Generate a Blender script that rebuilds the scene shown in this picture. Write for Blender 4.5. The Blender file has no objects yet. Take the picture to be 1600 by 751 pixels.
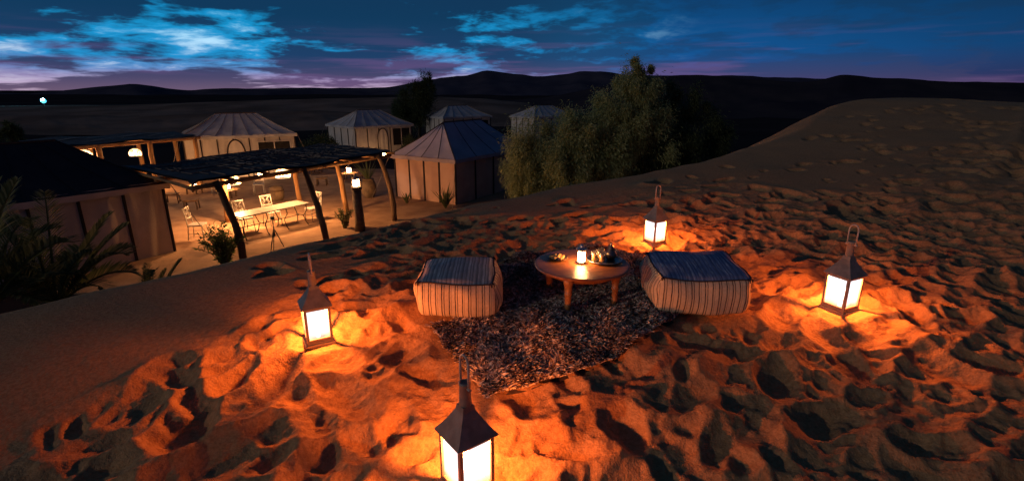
import bpy, math, random
import numpy as np
from mathutils import Vector, Matrix

random.seed(7)
rng = np.random.default_rng(11)
scene = bpy.context.scene
COL = scene.collection
R = math.radians

# ------------------------------------------------------------------ camera
CAM_H = 1.55
cd = bpy.data.cameras.new('camera')
cd.sensor_width = 36.0
cd.lens = 18.0
cd.clip_start = 0.05
cd.clip_end = 6000.0
cam = bpy.data.objects.new('camera', cd)
COL.objects.link(cam)
cam.location = (0.0, 0.0, CAM_H)
cam.rotation_euler = (R(90 - 16.4), 0, 0)
scene.camera = cam

# ------------------------------------------------------------------ exposure
scene.view_settings.view_transform = 'Standard'
scene.view_settings.look = 'None'
scene.view_settings.exposure = 0.35
scene.view_settings.gamma = 1.0
scene.view_settings.use_curve_mapping = False
scene.cycles.use_denoising = True
scene.cycles.max_bounces = 6
scene.cycles.diffuse_bounces = 2
scene.cycles.sample_clamp_indirect = 4.0

# ------------------------------------------------------------------ moon (the one sun lamp, added as warm fill from out of view)
FILL_EL, FILL_AZ = R(11.5), R(237)        # azimuth clockwise from +Y (camera forward)
to_fill = Vector((math.sin(FILL_AZ) * math.cos(FILL_EL), math.cos(FILL_AZ) * math.cos(FILL_EL), math.sin(FILL_EL)))
sd = bpy.data.lights.new('fill_sun', 'SUN')
sd.energy = 0.27
sd.angle = R(0.6)
sd.color = (1.0, 0.89, 0.76)
fill_sun = bpy.data.objects.new('fill_sun', sd)
COL.objects.link(fill_sun)
fill_sun.rotation_euler = to_fill.to_track_quat('Z', 'Y').to_euler()

# ------------------------------------------------------------------ dusk sky
world = bpy.data.worlds.new('World')
scene.world = world
world.use_nodes = True


class NT:
    """small helper to write node trees"""

    def __init__(self, tree):
        self.t = tree
        tree.nodes.clear()

    def n(self, kind, **kw):
        nd = self.t.nodes.new(kind)
        for k, v in kw.items():
            setattr(nd, k, v)
        return nd

    def link(self, a, b):
        self.t.links.new(a, b)

    def put(self, sock, v):
        if isinstance(v, (int, float)):
            sock.default_value = v
        elif isinstance(v, (tuple, list)):
            v = tuple(v)
            if len(v) == 3 and len(sock.default_value) == 4:
                v = v + (1.0,)
            sock.default_value = v
        else:
            self.link(v, sock)

    def math(self, op, a, b=None, c=None, clamp=False):
        nd = self.n('ShaderNodeMath', operation=op, use_clamp=clamp)
        for i, v in enumerate((a, b, c)):
            if v is not None:
                self.put(nd.inputs[i], v)
        return nd.outputs[0]

    def combine(self, x, y, z=0.0):
        nd = self.n('ShaderNodeCombineXYZ')
        for i, v in enumerate((x, y, z)):
            self.put(nd.inputs[i], v)
        return nd.outputs[0]

    def noise(self, vec, scale, detail=4, rough=0.55, distortion=0.0, color=False):
        nd = self.n('ShaderNodeTexNoise')
        if vec is not None:
            self.link(vec, nd.inputs['Vector'])
        nd.inputs['Scale'].default_value = scale
        nd.inputs['Detail'].default_value = detail
        nd.inputs['Roughness'].default_value = rough
        nd.inputs['Distortion'].default_value = distortion
        return nd.outputs['Color' if color else 'Fac']

    def ramp(self, fac, stops, interp='LINEAR'):
        nd = self.n('ShaderNodeValToRGB')
        cr = nd.color_ramp
        cr.interpolation = interp
        while len(cr.elements) > 1:
            cr.elements.remove(cr.elements[-1])
        for i, (p, c) in enumerate(stops):
            if isinstance(c, (int, float)):
                c = (c, c, c)
            e = cr.elements[0] if i == 0 else cr.elements.new(p)
            e.position = p
            e.color = (*c, 1.0)
        self.put(nd.inputs[0], fac)
        return nd.outputs[0]

    def mix(self, fac, a, b, blend='MIX'):
        nd = self.n('ShaderNodeMix', data_type='RGBA', blend_type=blend)
        self.put(nd.inputs[0], fac)
        self.put(nd.inputs[6], a)
        self.put(nd.inputs[7], b)
        return nd.outputs[2]

    def maprange(self, v, a, b, c=0.0, d=1.0, smooth=True):
        nd = self.n('ShaderNodeMapRange', interpolation_type='SMOOTHSTEP' if smooth else 'LINEAR')
        self.put(nd.inputs[0], v)
        for i, q in enumerate((a, b, c, d)):
            nd.inputs[i + 1].default_value = q
        return nd.outputs[0]


def build_sky():
    t = NT(world.node_tree)
    tc = t.n('ShaderNodeTexCoord')
    sep = t.n('ShaderNodeSeparateXYZ')
    t.link(tc.outputs['Generated'], sep.inputs[0])
    x, y, z = sep.outputs
    az = t.math('ARCTAN2', x, y)
    el = t.math('ARCSINE', z)
    ela = t.math('ABSOLUTE', el)
    e01 = t.math('MULTIPLY', ela, 1.0 / 1.6)
    # clear sky: afterglow side (left) and night side
    k = 1.6
    glow = t.ramp(e01, [(0.0, (0.46, 0.34, 0.46)), (0.016 / k, (0.32, 0.26, 0.42)), (0.032 / k, (0.08, 0.19, 0.42)), (0.05 / k, (0.010, 0.22, 0.48)),
                        (0.10 / k, (0.005, 0.22, 0.46)), (0.17 / k, (0.004, 0.13, 0.31)), (0.40 / k, (0.006, 0.036, 0.095)),
                        (1.0, (0.006, 0.018, 0.050))])
    night = t.ramp(e01, [(0.0, (0.070, 0.040, 0.135)), (0.025 / k, (0.022, 0.045, 0.155)), (0.06 / k, (0.002, 0.064, 0.215)),
                         (0.11 / k, (0.001, 0.050, 0.165)), (0.18 / k, (0.002, 0.024, 0.08)), (0.40 / k, (0.004, 0.020, 0.060)),
                         (1.0, (0.006, 0.018, 0.050))])
    side = t.maprange(az, -0.18, 0.34)
    back = t.maprange(t.math('ABSOLUTE', az), 0.75, 1.7)
    side = t.math('MAXIMUM', side, back)
    clear = t.mix(side, glow, night)
    dim = t.maprange(az, 0.25, 1.0, 1.0, 0.42)
    clear = t.mix(1.0, clear, t.combine(dim, dim, dim), 'MULTIPLY')
    # clouds, flattened towards the horizon
    u = t.math('MULTIPLY', az, 1.0)
    v = t.math('MULTIPLY', t.math('POWER', t.math('ADD', ela, 0.003), 0.62), 2.5)
    v = t.math('ADD', v, t.math('MULTIPLY', az, -0.045))
    vec = t.combine(u, v, 1.93)
    warp = t.noise(vec, 5.0, 3, 0.5, color=True)
    wv = t.n('ShaderNodeVectorMath', operation='MULTIPLY_ADD')
    t.link(warp, wv.inputs[0])
    wv.inputs[1].default_value = (0.10, 0.07, 0.0)
    t.link(vec, wv.inputs[2])
    n1 = t.noise(wv.outputs[0], 4.4, 7, 0.55)
    n2 = t.noise(wv.outputs[0], 14.0, 7, 0.60)
    dens = t.math('ADD', t.math('MULTIPLY', n1, 0.66), t.math('MULTIPLY', n2, 0.34))
    thick = t.maprange(dens, 0.440, 0.525)
    lowcol = t.ramp(e01, [(0.0, (0.095, 0.062, 0.115)), (0.018 / k, (0.045, 0.040, 0.098)), (0.055 / k, (0.008, 0.030, 0.090)),
                          (0.12 / k, (0.0025, 0.024, 0.068)), (0.3 / k, (0.005, 0.020, 0.055)), (1.0, (0.006, 0.016, 0.042))])
    amount = t.math('MULTIPLY', thick, t.maprange(az, -0.05, 0.40, 0.97, 0.50))
    sky = t.mix(amount, clear, lowcol)
    # pale lit gaps low in the afterglow
    gap = t.maprange(dens, 0.450, 0.345)
    gapw = t.math('MULTIPLY', t.maprange(az, -0.05, 0.38, 1.0, 0.0), t.maprange(ela, 0.20, 0.06, 0.0, 1.0))
    gapw = t.math('MULTIPLY', gapw, t.maprange(t.math('ABSOLUTE', az), 1.7, 0.8))
    gap = t.math('MULTIPLY', gap, gapw)
    sky = t.mix(gap, sky, t.ramp(e01, [(0.0, (0.50, 0.40, 0.50)), (0.045 / k, (0.44, 0.58, 0.74)), (0.12 / k, (0.22, 0.58, 0.78)), (1.0, (0.03, 0.12, 0.2))]))
    # rosy streaks
    pk = t.noise(t.combine(t.math('MULTIPLY', az, 1.6), t.math('MULTIPLY', ela, 22.0), 5.2), 2.2, 4, 0.55)
    pk = t.math('MULTIPLY', t.maprange(pk, 0.50, 0.66), t.maprange(ela, 0.12, 0.03, 0.0, 0.34))
    sky = t.mix(pk, sky, (0.155, 0.075, 0.205))
    bg = t.n('ShaderNodeBackground')
    t.link(sky, bg.inputs[0])
    bg.inputs[1].default_value = 1.05
    # faint air glow: Nishita sky in the moon's direction, at night strength
    ns = t.n('ShaderNodeTexSky', sky_type='NISHITA')
    ns.sun_disc = False
    ns.sun_elevation = FILL_EL
    ns.sun_rotation = FILL_AZ
    ns.air_density = 1.2
    bg2 = t.n('ShaderNodeBackground')
    t.link(ns.outputs[0], bg2.inputs[0])
    bg2.inputs[1].default_value = 0.0006
    ad = t.n('ShaderNodeAddShader')
    t.link(bg.outputs[0], ad.inputs[0])
    t.link(bg2.outputs[0], ad.inputs[1])
    out = t.n('ShaderNodeOutputWorld')
    t.link(ad.outputs[0], out.inputs[0])


build_sky()

# ------------------------------------------------------------------ materials
MATS = {}


def mat(name, col, col2=None, scale=6.0, rough=0.85, bump=0.0, bscale=40.0, metal=0.0, detail=5, spec=0.3, stretch=None,
        lo=0.35, hi=0.65):
    m = bpy.data.materials.new(name)
    m.use_nodes = True
    t = NT(m.node_tree)
    p = t.n('ShaderNodeBsdfPrincipled')
    out = t.n('ShaderNodeOutputMaterial')
    t.link(p.outputs[0], out.inputs[0])
    tc = t.n('ShaderNodeTexCoord')
    vec = tc.outputs['Object']
    if stretch:
        mp = t.n('ShaderNodeMapping')
        t.link(vec, mp.inputs[0])
        mp.inputs['Scale'].default_value = stretch
        vec = mp.outputs[0]
    if col2 is not None:
        f = t.noise(vec, scale, detail, 0.6)
        f = t.maprange(f, lo, hi)
        t.put(p.inputs['Base Color'], t.mix(f, col, col2))
    else:
        t.put(p.inputs['Base Color'], col)
    p.inputs['Roughness'].default_value = rough
    p.inputs['Metallic'].default_value = metal
    p.inputs['Specular IOR Level'].default_value = spec
    if bump > 0:
        b = t.n('ShaderNodeBump')
        b.inputs['Strength'].default_value = bump
        b.inputs['Distance'].default_value = 0.02
        t.link(t.noise(vec, bscale, 4, 0.6), b.inputs['Height'])
        t.link(b.outputs[0], p.inputs['Normal'])
    MATS[name] = m
    return m


def emit_mat(name, col, strength, base=(0.8, 0.8, 0.8)):
    m = bpy.data.materials.new(name)
    m.use_nodes = True
    t = NT(m.node_tree)
    p = t.n('ShaderNodeBsdfPrincipled')
    out = t.n('ShaderNodeOutputMaterial')
    t.link(p.outputs[0], out.inputs[0])
    t.put(p.inputs['Base Color'], base)
    t.put(p.inputs['Emission Color'], col)
    p.inputs['Emission Strength'].default_value = strength
    MATS[name] = m
    return m


def sand_material(name, a, b, c, grain=1.0):
    m = bpy.data.materials.new(name)
    m.use_nodes = True
    t = NT(m.node_tree)
    p = t.n('ShaderNodeBsdfPrincipled')
    out = t.n('ShaderNodeOutputMaterial')
    t.link(p.outputs[0], out.inputs[0])
    tc = t.n('ShaderNodeTexCoord')
    v = tc.outputs['Object']
    big = t.maprange(t.noise(v, 0.9, 5, 0.6), 0.35, 0.65)
    fine = t.maprange(t.noise(v, 42.0, 5, 0.75), 0.32, 0.68)
    base = t.mix(big, a, b)
    base = t.mix(t.math('MULTIPLY', fine, 0.75), base, c)
    speck = t.math('GREATER_THAN', t.noise(v, 220.0, 2, 0.5), 0.70)
    base = t.mix(t.math('MULTIPLY', speck, 0.5), base, (0.07, 0.04, 0.025))
    t.link(base, p.inputs['Base Color'])
    p.inputs['Roughness'].default_value = 0.92
    p.inputs['Specular IOR Level'].default_value = 0.12
    h = t.math('ADD', t.math('MULTIPLY', t.noise(v, 26.0, 5, 0.65), 1.0), t.math('MULTIPLY', t.noise(v, 95.0, 3, 0.6), 0.45))
    bp = t.n('ShaderNodeBump')
    bp.inputs['Strength'].default_value = 0.9 * grain
    bp.inputs['Distance'].default_value = 0.013
    t.link(h, bp.inputs['Height'])
    t.link(bp.outputs[0], p.inputs['Normal'])
    MATS[name] = m
    return m


sand_material('sand', (0.38, 0.19, 0.080), (0.32, 0.155, 0.064), (0.58, 0.32, 0.15))
mat('desert_soil', (0.28, 0.17, 0.12), (0.16, 0.098, 0.07), 0.08, 1.0, 0.3, 3.0, spec=0.0)
mat('unlit_plain', (0.050, 0.036, 0.034), (0.030, 0.023, 0.024), 0.05, 1.0, 0.3, 3.0, spec=0.0)  # plain beyond the fill light: its lack of light is put into the colour
mat('mountain_rock', (0.050, 0.045, 0.062), (0.085, 0.070, 0.085), 0.02, 1.0, spec=0.0)  # the ridge's unlit dark is put into the rock colour
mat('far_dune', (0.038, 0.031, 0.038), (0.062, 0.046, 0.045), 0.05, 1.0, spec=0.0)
mat('packed_earth', (0.34, 0.21, 0.12), (0.24, 0.14, 0.078), 1.4, 0.93, 0.5, 18.0)
mat('canvas', (0.52, 0.47, 0.42), (0.43, 0.385, 0.345), 1.2, 0.9, 0.25, 30.0)
mat('canvas_lamplit', (0.54, 0.35, 0.27), (0.46, 0.29, 0.225), 1.2, 0.9, 0.25, 30.0)  # orange of the camp lamps is put into the wall cloth colour
mat('canvas_brown', (0.62, 0.51, 0.41), (0.52, 0.42, 0.33), 1.2, 0.9, 0.3, 30.0)
mat('roof_canvas', (0.46, 0.44, 0.43), (0.33, 0.32, 0.32), 0.9, 0.9, 0.25, 24.0)
mat('roof_skylit', (0.36, 0.31, 0.38), (0.28, 0.245, 0.30), 0.9, 0.9, 0.25, 24.0)  # blue tint of the sky light is put into the roof cloth colour
mat('roof_black', (0.022, 0.020, 0.024), (0.034, 0.029, 0.031), 1.5, 0.95, 0.4, 26.0)
mat('seam_dark', (0.03, 0.022, 0.022), None, rough=0.9)
mat('seam_soft', (0.24, 0.20, 0.165), None, rough=0.9)
mat('dark_inside', (0.012, 0.010, 0.010), None, rough=0.95)
mat('wood', (0.33, 0.18, 0.075), (0.22, 0.115, 0.048), 5.0, 0.8, 0.5, 40.0, stretch=(1, 1, 0.15))
mat('wood_dark', (0.13, 0.075, 0.042), (0.085, 0.048, 0.028), 5.0, 0.85, 0.6, 40.0, stretch=(1, 1, 0.15))
mat('cane', (0.22, 0.165, 0.13), (0.12, 0.09, 0.075), 9.0, 0.9, 0.4, 60.0)
mat('cane_pale', (0.30, 0.24, 0.19), (0.20, 0.155, 0.12), 9.0, 0.9, 0.4, 60.0)
mat('shade_cloth', (0.075, 0.066, 0.062), (0.048, 0.044, 0.046), 3.0, 0.95, 0.3, 60.0)
mat('iron', (0.035, 0.028, 0.024), (0.055, 0.042, 0.034), 12.0, 0.6, 0.2, 90.0, metal=0.4)
mat('lantern_metal', (0.30, 0.255, 0.21), (0.21, 0.175, 0.14), 14.0, 0.55, 0.12, 120.0, metal=0.15, spec=0.4)
mat('lantern_wire', (0.52, 0.45, 0.38), (0.38, 0.31, 0.25), 20.0, 0.5)
mat('silver', (0.62, 0.60, 0.58), (0.42, 0.40, 0.38), 22.0, 0.28, metal=0.9)
mat('silver_dark', (0.22, 0.20, 0.19), (0.12, 0.11, 0.105), 22.0, 0.3, metal=0.85)
mat('table_wood', (0.36, 0.135, 0.040), (0.20, 0.070, 0.022), 3.4, 0.33, 0.18, 30.0, stretch=(1.0, 9.0, 1.0), spec=0.5)
mat('leg_wood', (0.40, 0.17, 0.055), (0.26, 0.10, 0.034), 6.0, 0.42, 0.2, 50.0, stretch=(1, 1, 0.2), spec=0.5)
mat('rug_base', (0.060, 0.040, 0.042), (0.10, 0.066, 0.06), 18.0, 0.98)
mat('clay', (0.20, 0.14, 0.085), (0.12, 0.085, 0.052), 5.0, 0.85, 0.4, 30.0)
mat('white_metal', (0.44, 0.40, 0.35), (0.32, 0.29, 0.25), 16.0, 0.5)
mat('mosaic_top', (0.20, 0.175, 0.15), (0.12, 0.105, 0.09), 26.0, 0.5)
mat('bark', (0.075, 0.052, 0.036), (0.045, 0.031, 0.022), 9.0, 0.95, 0.6, 40.0)
mat('pastry', (0.55, 0.33, 0.15), (0.42, 0.22, 0.085), 30.0, 0.7, 0.3, 80.0)
mat('ceramic_dark', (0.10, 0.055, 0.035), (0.16, 0.09, 0.05), 20.0, 0.3, spec=0.5)
mat('piping_dark', (0.045, 0.032, 0.034), None, rough=0.9)
mat('stone_post', (0.14, 0.10, 0.07), (0.08, 0.058, 0.042), 8.0, 0.9, 0.6, 20.0)


def leaf_mat(name, stops, trans=0.5):
    m = bpy.data.materials.new(name)
    m.use_nodes = True
    t = NT(m.node_tree)
    p = t.n('ShaderNodeBsdfPrincipled')
    out = t.n('ShaderNodeOutputMaterial')
    g = t.n('ShaderNodeNewGeometry')
    c = t.ramp(g.outputs['Random Per Island'], stops)
    t.link(c, p.inputs['Base Color'])
    p.inputs['Roughness'].default_value = 0.8
    p.inputs['Specular IOR Level'].default_value = 0.2
    tr = t.n('ShaderNodeBsdfTranslucent')
    t.link(c, tr.inputs[0])
    mx = t.n('ShaderNodeMixShader')
    mx.inputs[0].default_value = trans
    t.link(p.outputs[0], mx.inputs[1])
    t.link(tr.outputs[0], mx.inputs[2])
    t.link(mx.outputs[0], out.inputs[0])
    MATS[name] = m


def pile_mat(name, stops):
    """woollen strands, mottled in patches"""
    m = bpy.data.materials.new(name)
    m.use_nodes = True
    t = NT(m.node_tree)
    p = t.n('ShaderNodeBsdfPrincipled')
    out = t.n('ShaderNodeOutputMaterial')
    t.link(p.outputs[0], out.inputs[0])
    g = t.n('ShaderNodeNewGeometry')
    tc = t.n('ShaderNodeTexCoord')
    patch = t.maprange(t.noise(tc.outputs['Object'], 30.0, 4, 0.7), 0.34, 0.66)
    f = t.math('ADD', t.math('MULTIPLY', g.outputs['Random Per Island'], 0.55), t.math('MULTIPLY', patch, 0.45))
    t.link(t.ramp(f, stops), p.inputs['Base Color'])
    p.inputs['Roughness'].default_value = 0.9
    p.inputs['Specular IOR Level'].default_value = 0.1
    MATS[name] = m


leaf_mat('tamarisk_leaf', [(0.0, (0.20, 0.21, 0.08)), (0.5, (0.42, 0.42, 0.17)), (1.0, (0.58, 0.56, 0.28))])  # paler than real leaves: light on the bush is put into the colour
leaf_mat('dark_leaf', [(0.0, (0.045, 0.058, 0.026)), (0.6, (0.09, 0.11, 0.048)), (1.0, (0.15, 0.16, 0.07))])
leaf_mat('palm_leaf', [(0.0, (0.07, 0.09, 0.04)), (0.6, (0.14, 0.165, 0.07)), (1.0, (0.28, 0.28, 0.13))])
leaf_mat('oleander_leaf', [(0.0, (0.05, 0.085, 0.03)), (0.6, (0.09, 0.14, 0.05)), (1.0, (0.16, 0.20, 0.08))])
pile_mat('rug_front_pile', [(0.0, (0.05, 0.030, 0.024)), (0.32, (0.15, 0.088, 0.066)), (0.50, (0.44, 0.31, 0.235)), (0.70, (0.76, 0.62, 0.50)), (1.0, (0.86, 0.75, 0.64))])
pile_mat('rug_back_pile', [(0.0, (0.045, 0.028, 0.028)), (0.38, (0.13, 0.078, 0.07)), (0.62, (0.36, 0.25, 0.21)), (1.0, (0.74, 0.58, 0.50))])


def stripe_mat(name, axis, period, base, base2, dark, seed, top=False):
    m = bpy.data.materials.new(name)
    m.use_nodes = True
    t = NT(m.node_tree)
    p = t.n('ShaderNodeBsdfPrincipled')
    out = t.n('ShaderNodeOutputMaterial')
    t.link(p.outputs[0], out.inputs[0])
    tc = t.n('ShaderNodeTexCoord')
    sep = t.n('ShaderNodeSeparateXYZ')
    t.link(tc.outputs['Object'], sep.inputs[0])
    c = sep.outputs[axis]
    wob = t.math('MULTIPLY', t.math('SUBTRACT', t.noise(tc.outputs['Object'], 9.0, 3, 0.5), 0.5), 0.012)
    c = t.math('ADD', c, wob)
    f = t.math('FRACT', t.math('ADD', t.math('MULTIPLY', c, 1.0 / period), seed))
    w = (0, 0, 0)
    if top:
        st = [(0.0, 1), (0.10, 0.15), (0.22, 0.8), (0.30, 0.1), (0.52, 0.9), (0.60, 0.2), (0.80, 0.75), (0.9, 0.1)]
        s = t.ramp(f, st, 'LINEAR')
    else:
        s = t.ramp(f, [(0.0, 1), (0.085, 0), (0.18, 1), (0.245, 0), (0.55, 1), (0.63, 0), (0.72, 0.8), (0.75, 0)], 'CONSTANT')
    n = t.maprange(t.noise(tc.outputs['Object'], 55.0, 4, 0.7), 0.3, 0.7)
    if top:
        st2 = t.n('ShaderNodeMapping')
        t.link(tc.outputs['Object'], st2.inputs[0])
        st2.inputs['Scale'].default_value = (60, 7, 7)
        streak = t.maprange(t.noise(st2.outputs[0], 1.0, 4, 0.65), 0.50, 0.66)
        col = t.mix(t.math('MULTIPLY', streak, 0.75), base, base2)
        col = t.mix(t.math('MULTIPLY', s, 0.85), col, dark)
    else:
        col = t.mix(n, base, base2)
        s = t.math('MULTIPLY', s, t.maprange(n, 0.0, 1.0, 1.0, 0.7))
        col = t.mix(s, col, dark)
    t.link(col, p.inputs['Base Color'])
    p.inputs['Roughness'].default_value = 0.95
    p.inputs['Specular IOR Level'].default_value = 0.1
    b = t.n('ShaderNodeBump')
    b.inputs['Strength'].default_value = 0.5
    b.inputs['Distance'].default_value = 0.006
    t.link(t.noise(tc.outputs['Object'], 120.0, 3, 0.7), b.inputs['Height'])
    t.link(b.outputs[0], p.inputs['Normal'])
    MATS[name] = m


CREAM, CREAM2, DK = (0.70, 0.54, 0.36), (0.58, 0.44, 0.28), (0.055, 0.032, 0.030)
stripe_mat('stripe_x', 0, 0.092, CREAM, CREAM2, DK, 0.13)
stripe_mat('stripe_y', 1, 0.092, CREAM, CREAM2, DK, 0.41)
stripe_mat('stripe_top', 0, 0.105, (0.52, 0.48, 0.47), (0.85, 0.78, 0.72), (0.040, 0.038, 0.062), 0.2, True)
stripe_mat('stripe_top_blue', 0, 0.115, (0.20, 0.25, 0.40), (0.75, 0.72, 0.72), (0.030, 0.042, 0.12), 0.55, True)


def pane_mat():
    """milky lantern glass: lets most of the bulb's light through and glows softly itself"""
    m = bpy.data.materials.new('lantern_pane')
    m.use_nodes = True
    t = NT(m.node_tree)
    out = t.n('ShaderNodeOutputMaterial')
    tc = t.n('ShaderNodeTexCoord')
    sep = t.n('ShaderNodeSeparateXYZ')
    t.link(tc.outputs['Object'], sep.inputs[0])
    foot_wobble = t.math('MULTIPLY', t.noise(tc.outputs['Object'], 22.0, 4, 0.6), 0.05)  # only wobbles the edge of the glow fade painted at the pane foot
    foot = t.maprange(t.math('ADD', sep.outputs[2], foot_wobble), 0.050, 0.135, 0.0, 1.0)
    em = t.n('ShaderNodeEmission')
    t.put(em.inputs[0], t.mix(foot, (1.0, 0.56, 0.24), (1.0, 0.96, 1.0)))
    t.link(t.maprange(foot, 0.0, 1.0, 0.55, 1.25), em.inputs[1])
    tr = t.n('ShaderNodeBsdfTransparent')
    mx = t.n('ShaderNodeMixShader')
    mx.inputs[0].default_value = 0.42
    t.link(tr.outputs[0], mx.inputs[1])
    t.link(em.outputs[0], mx.inputs[2])
    t.link(mx.outputs[0], out.inputs[0])
    MATS['lantern_pane'] = m


LANTERN_WATT = 100.0
pane_mat()
emit_mat('lantern_bulb', (1.0, 0.80, 0.62), 8.0)
emit_mat('small_pane', (1.0, 0.42, 0.14), 110.0)
emit_mat('camp_pane', (1.0, 0.50, 0.20), 130.0)
emit_mat('bulb', (1.0, 0.55, 0.22), 60.0)
emit_mat('wicker_glow', (1.0, 0.62, 0.34), 0.9, (0.5, 0.38, 0.25))
emit_mat('blue_lamp', (0.05, 0.62, 1.0), 1.1)


def glass_mat(name, col):
    """thin drinking glass: mostly clear, a little glossy"""
    m = bpy.data.materials.new(name)
    m.use_nodes = True
    t = NT(m.node_tree)
    out = t.n('ShaderNodeOutputMaterial')
    tr = t.n('ShaderNodeBsdfTransparent')
    t.put(tr.inputs[0], col)
    gl = t.n('ShaderNodeBsdfGlossy')
    gl.inputs['Roughness'].default_value = 0.08
    df = t.n('ShaderNodeBsdfDiffuse')
    t.put(df.inputs[0], (0.8, 0.78, 0.74))
    m1 = t.n('ShaderNodeMixShader')
    m1.inputs[0].default_value = 0.35
    t.link(gl.outputs[0], m1.inputs[1])
    t.link(df.outputs[0], m1.inputs[2])
    m2 = t.n('ShaderNodeMixShader')
    m2.inputs[0].default_value = 0.16
    t.link(tr.outputs[0], m2.inputs[1])
    t.link(m1.outputs[0], m2.inputs[2])
    t.link(m2.outputs[0], out.inputs[0])
    MATS[name] = m


glass_mat('clear_glass', (0.95, 0.93, 0.9))
mat('tea', (0.80, 0.38, 0.07), None, rough=0.2, spec=0.5)


# ------------------------------------------------------------------ mesh builder
class MB:
    def __init__(self):
        self.v = []
        self.f = []

    def add(self, vs, fs):
        o = len(self.v)
        self.v.extend(vs)
        self.f.extend([tuple(i + o for i in q) for q in fs])

    def box(self, c, s, rot=None):
        hx, hy, hz = s[0] / 2, s[1] / 2, s[2] / 2
        vs = [Vector((x, y, z)) for z in (-hz, hz) for (x, y) in ((-hx, -hy), (hx, -hy), (hx, hy), (-hx, hy))]
        if rot is not None:
            vs = [rot @ q for q in vs]
        c = Vector(c)
        self.add([tuple(q + c) for q in vs], [(3, 2, 1, 0), (4, 5, 6, 7), (0, 1, 5, 4), (1, 2, 6, 5), (2, 3, 7, 6), (3, 0, 4, 7)])
        return self

    def tube(self, pts, rad, n=8, cap=True):
        pts = [Vector(p) for p in pts]
        if isinstance(rad, (int, float)):
            rad = [rad] * len(pts)
        vs, fs = [], []
        prev = None
        for i, p in enumerate(pts):
            d = (pts[min(i + 1, len(pts) - 1)] - pts[max(i - 1, 0)]).normalized()
            if prev is None:
                a = d.orthogonal().normalized()
            else:
                a = (prev - d * prev.dot(d))
                a = a.normalized() if a.length > 1e-6 else d.orthogonal().normalized()
            prev = a
            b = d.cross(a)
            for k in range(n):
                th = 2 * math.pi * k / n
                vs.append(tuple(p + (a * math.cos(th) + b * math.sin(th)) * rad[i]))
        for i in range(len(pts) - 1):
            for k in range(n):
                k2 = (k + 1) % n
                fs.append((i * n + k, i * n + k2, (i + 1) * n + k2, (i + 1) * n + k))
        if cap:
            fs.append(tuple(range(n - 1, -1, -1)))
            fs.append(tuple((len(pts) - 1) * n + k for k in range(n)))
        self.add(vs, fs)
        return self

    def lathe(self, prof, n=24, c=(0, 0, 0), sq=None):
        """prof: list of (r, z); closed at ends where r == 0"""
        vs, fs = [], []
        for r, z in prof:
            for k in range(n):
                th = 2 * math.pi * (k + 0.5) / n
                vs.append((c[0] + r * math.cos(th), c[1] + r * math.sin(th), c[2] + z))
        for i in range(len(prof) - 1):
            for k in range(n):
                k2 = (k + 1) % n
                fs.append((i * n + k, i * n + k2, (i + 1) * n + k2, (i + 1) * n + k))
        fs.append(tuple(range(n - 1, -1, -1)))
        fs.append(tuple((len(prof) - 1) * n + k for k in range(n)))
        self.add(vs, fs)
        return self

    def grid(self, fn, nu, nv, flip=False):
        vs = [tuple(fn(i / nu, j / nv)) for j in range(nv + 1) for i in range(nu + 1)]
        fs = []
        for j in range(nv):
            for i in range(nu):
                a = j * (nu + 1) + i
                q = (a, a + 1, a + nu + 2, a + nu + 1)
                fs.append(q[::-1] if flip else q)
        self.add(vs, fs)
        return self

    def build(self, name, m, parent=None, smooth=False, loc=None):
        me = bpy.data.meshes.new(name)
        me.from_pydata([tuple(q) for q in self.v], [], self.f)
        if smooth:
            me.polygons.foreach_set('use_smooth', [True] * len(me.polygons))
        me.update()
        return link(name, me, m, parent, loc)


def link(name, me, m, parent=None, loc=None):
    if m is not None and not me.materials:
        me.materials.append(MATS[m])
    o = bpy.data.objects.new(name, me)
    COL.objects.link(o)
    if parent is not None:
        o.parent = parent
    if loc is not None:
        o.location = loc
    return o


def np_mesh(name, V, F, m, parent=None, smooth=False):
    """V (n,3), F (m,3|4)"""
    me = bpy.data.meshes.new(name)
    V = np.ascontiguousarray(V, dtype=np.float32)
    F = np.ascontiguousarray(F, dtype=np.int32)
    k = F.shape[1]
    me.vertices.add(len(V))
    me.vertices.foreach_set('co', V.ravel())
    me.loops.add(F.size)
    me.loops.foreach_set('vertex_index', F.ravel())
    me.polygons.add(len(F))
    me.polygons.foreach_set('loop_start', np.arange(0, F.size, k, dtype=np.int32))
    me.polygons.foreach_set('loop_total', np.full(len(F), k, dtype=np.int32))
    if smooth:
        me.polygons.foreach_set('use_smooth', np.ones(len(F), dtype=bool))
    me.update(calc_edges=True)
    me.validate()
    return link(name, me, m, parent)


def tag(o, label=None, cat=None, group=None, kind=None):
    if label:
        o['label'] = label
    if cat:
        o['category'] = cat
    if group:
        o['group'] = group
    if kind:
        o['kind'] = kind
    return o


def thing(name, loc, rz=0.0, label=None, cat=None, group=None, scale=1.0):
    o = bpy.data.objects.new(name, None)
    o.empty_display_size = 0.1
    COL.objects.link(o)
    o.location = loc
    o.rotation_euler = (0, 0, rz)
    o.scale = (scale,) * 3
    return tag(o, label, cat, group)


CH = {}


def copy_tree(o, parent=None):
    c = o.copy()
    COL.objects.link(c)
    c.parent = parent
    for ch in list(o.children):
        copy_tree(ch, c)
    return c


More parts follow.
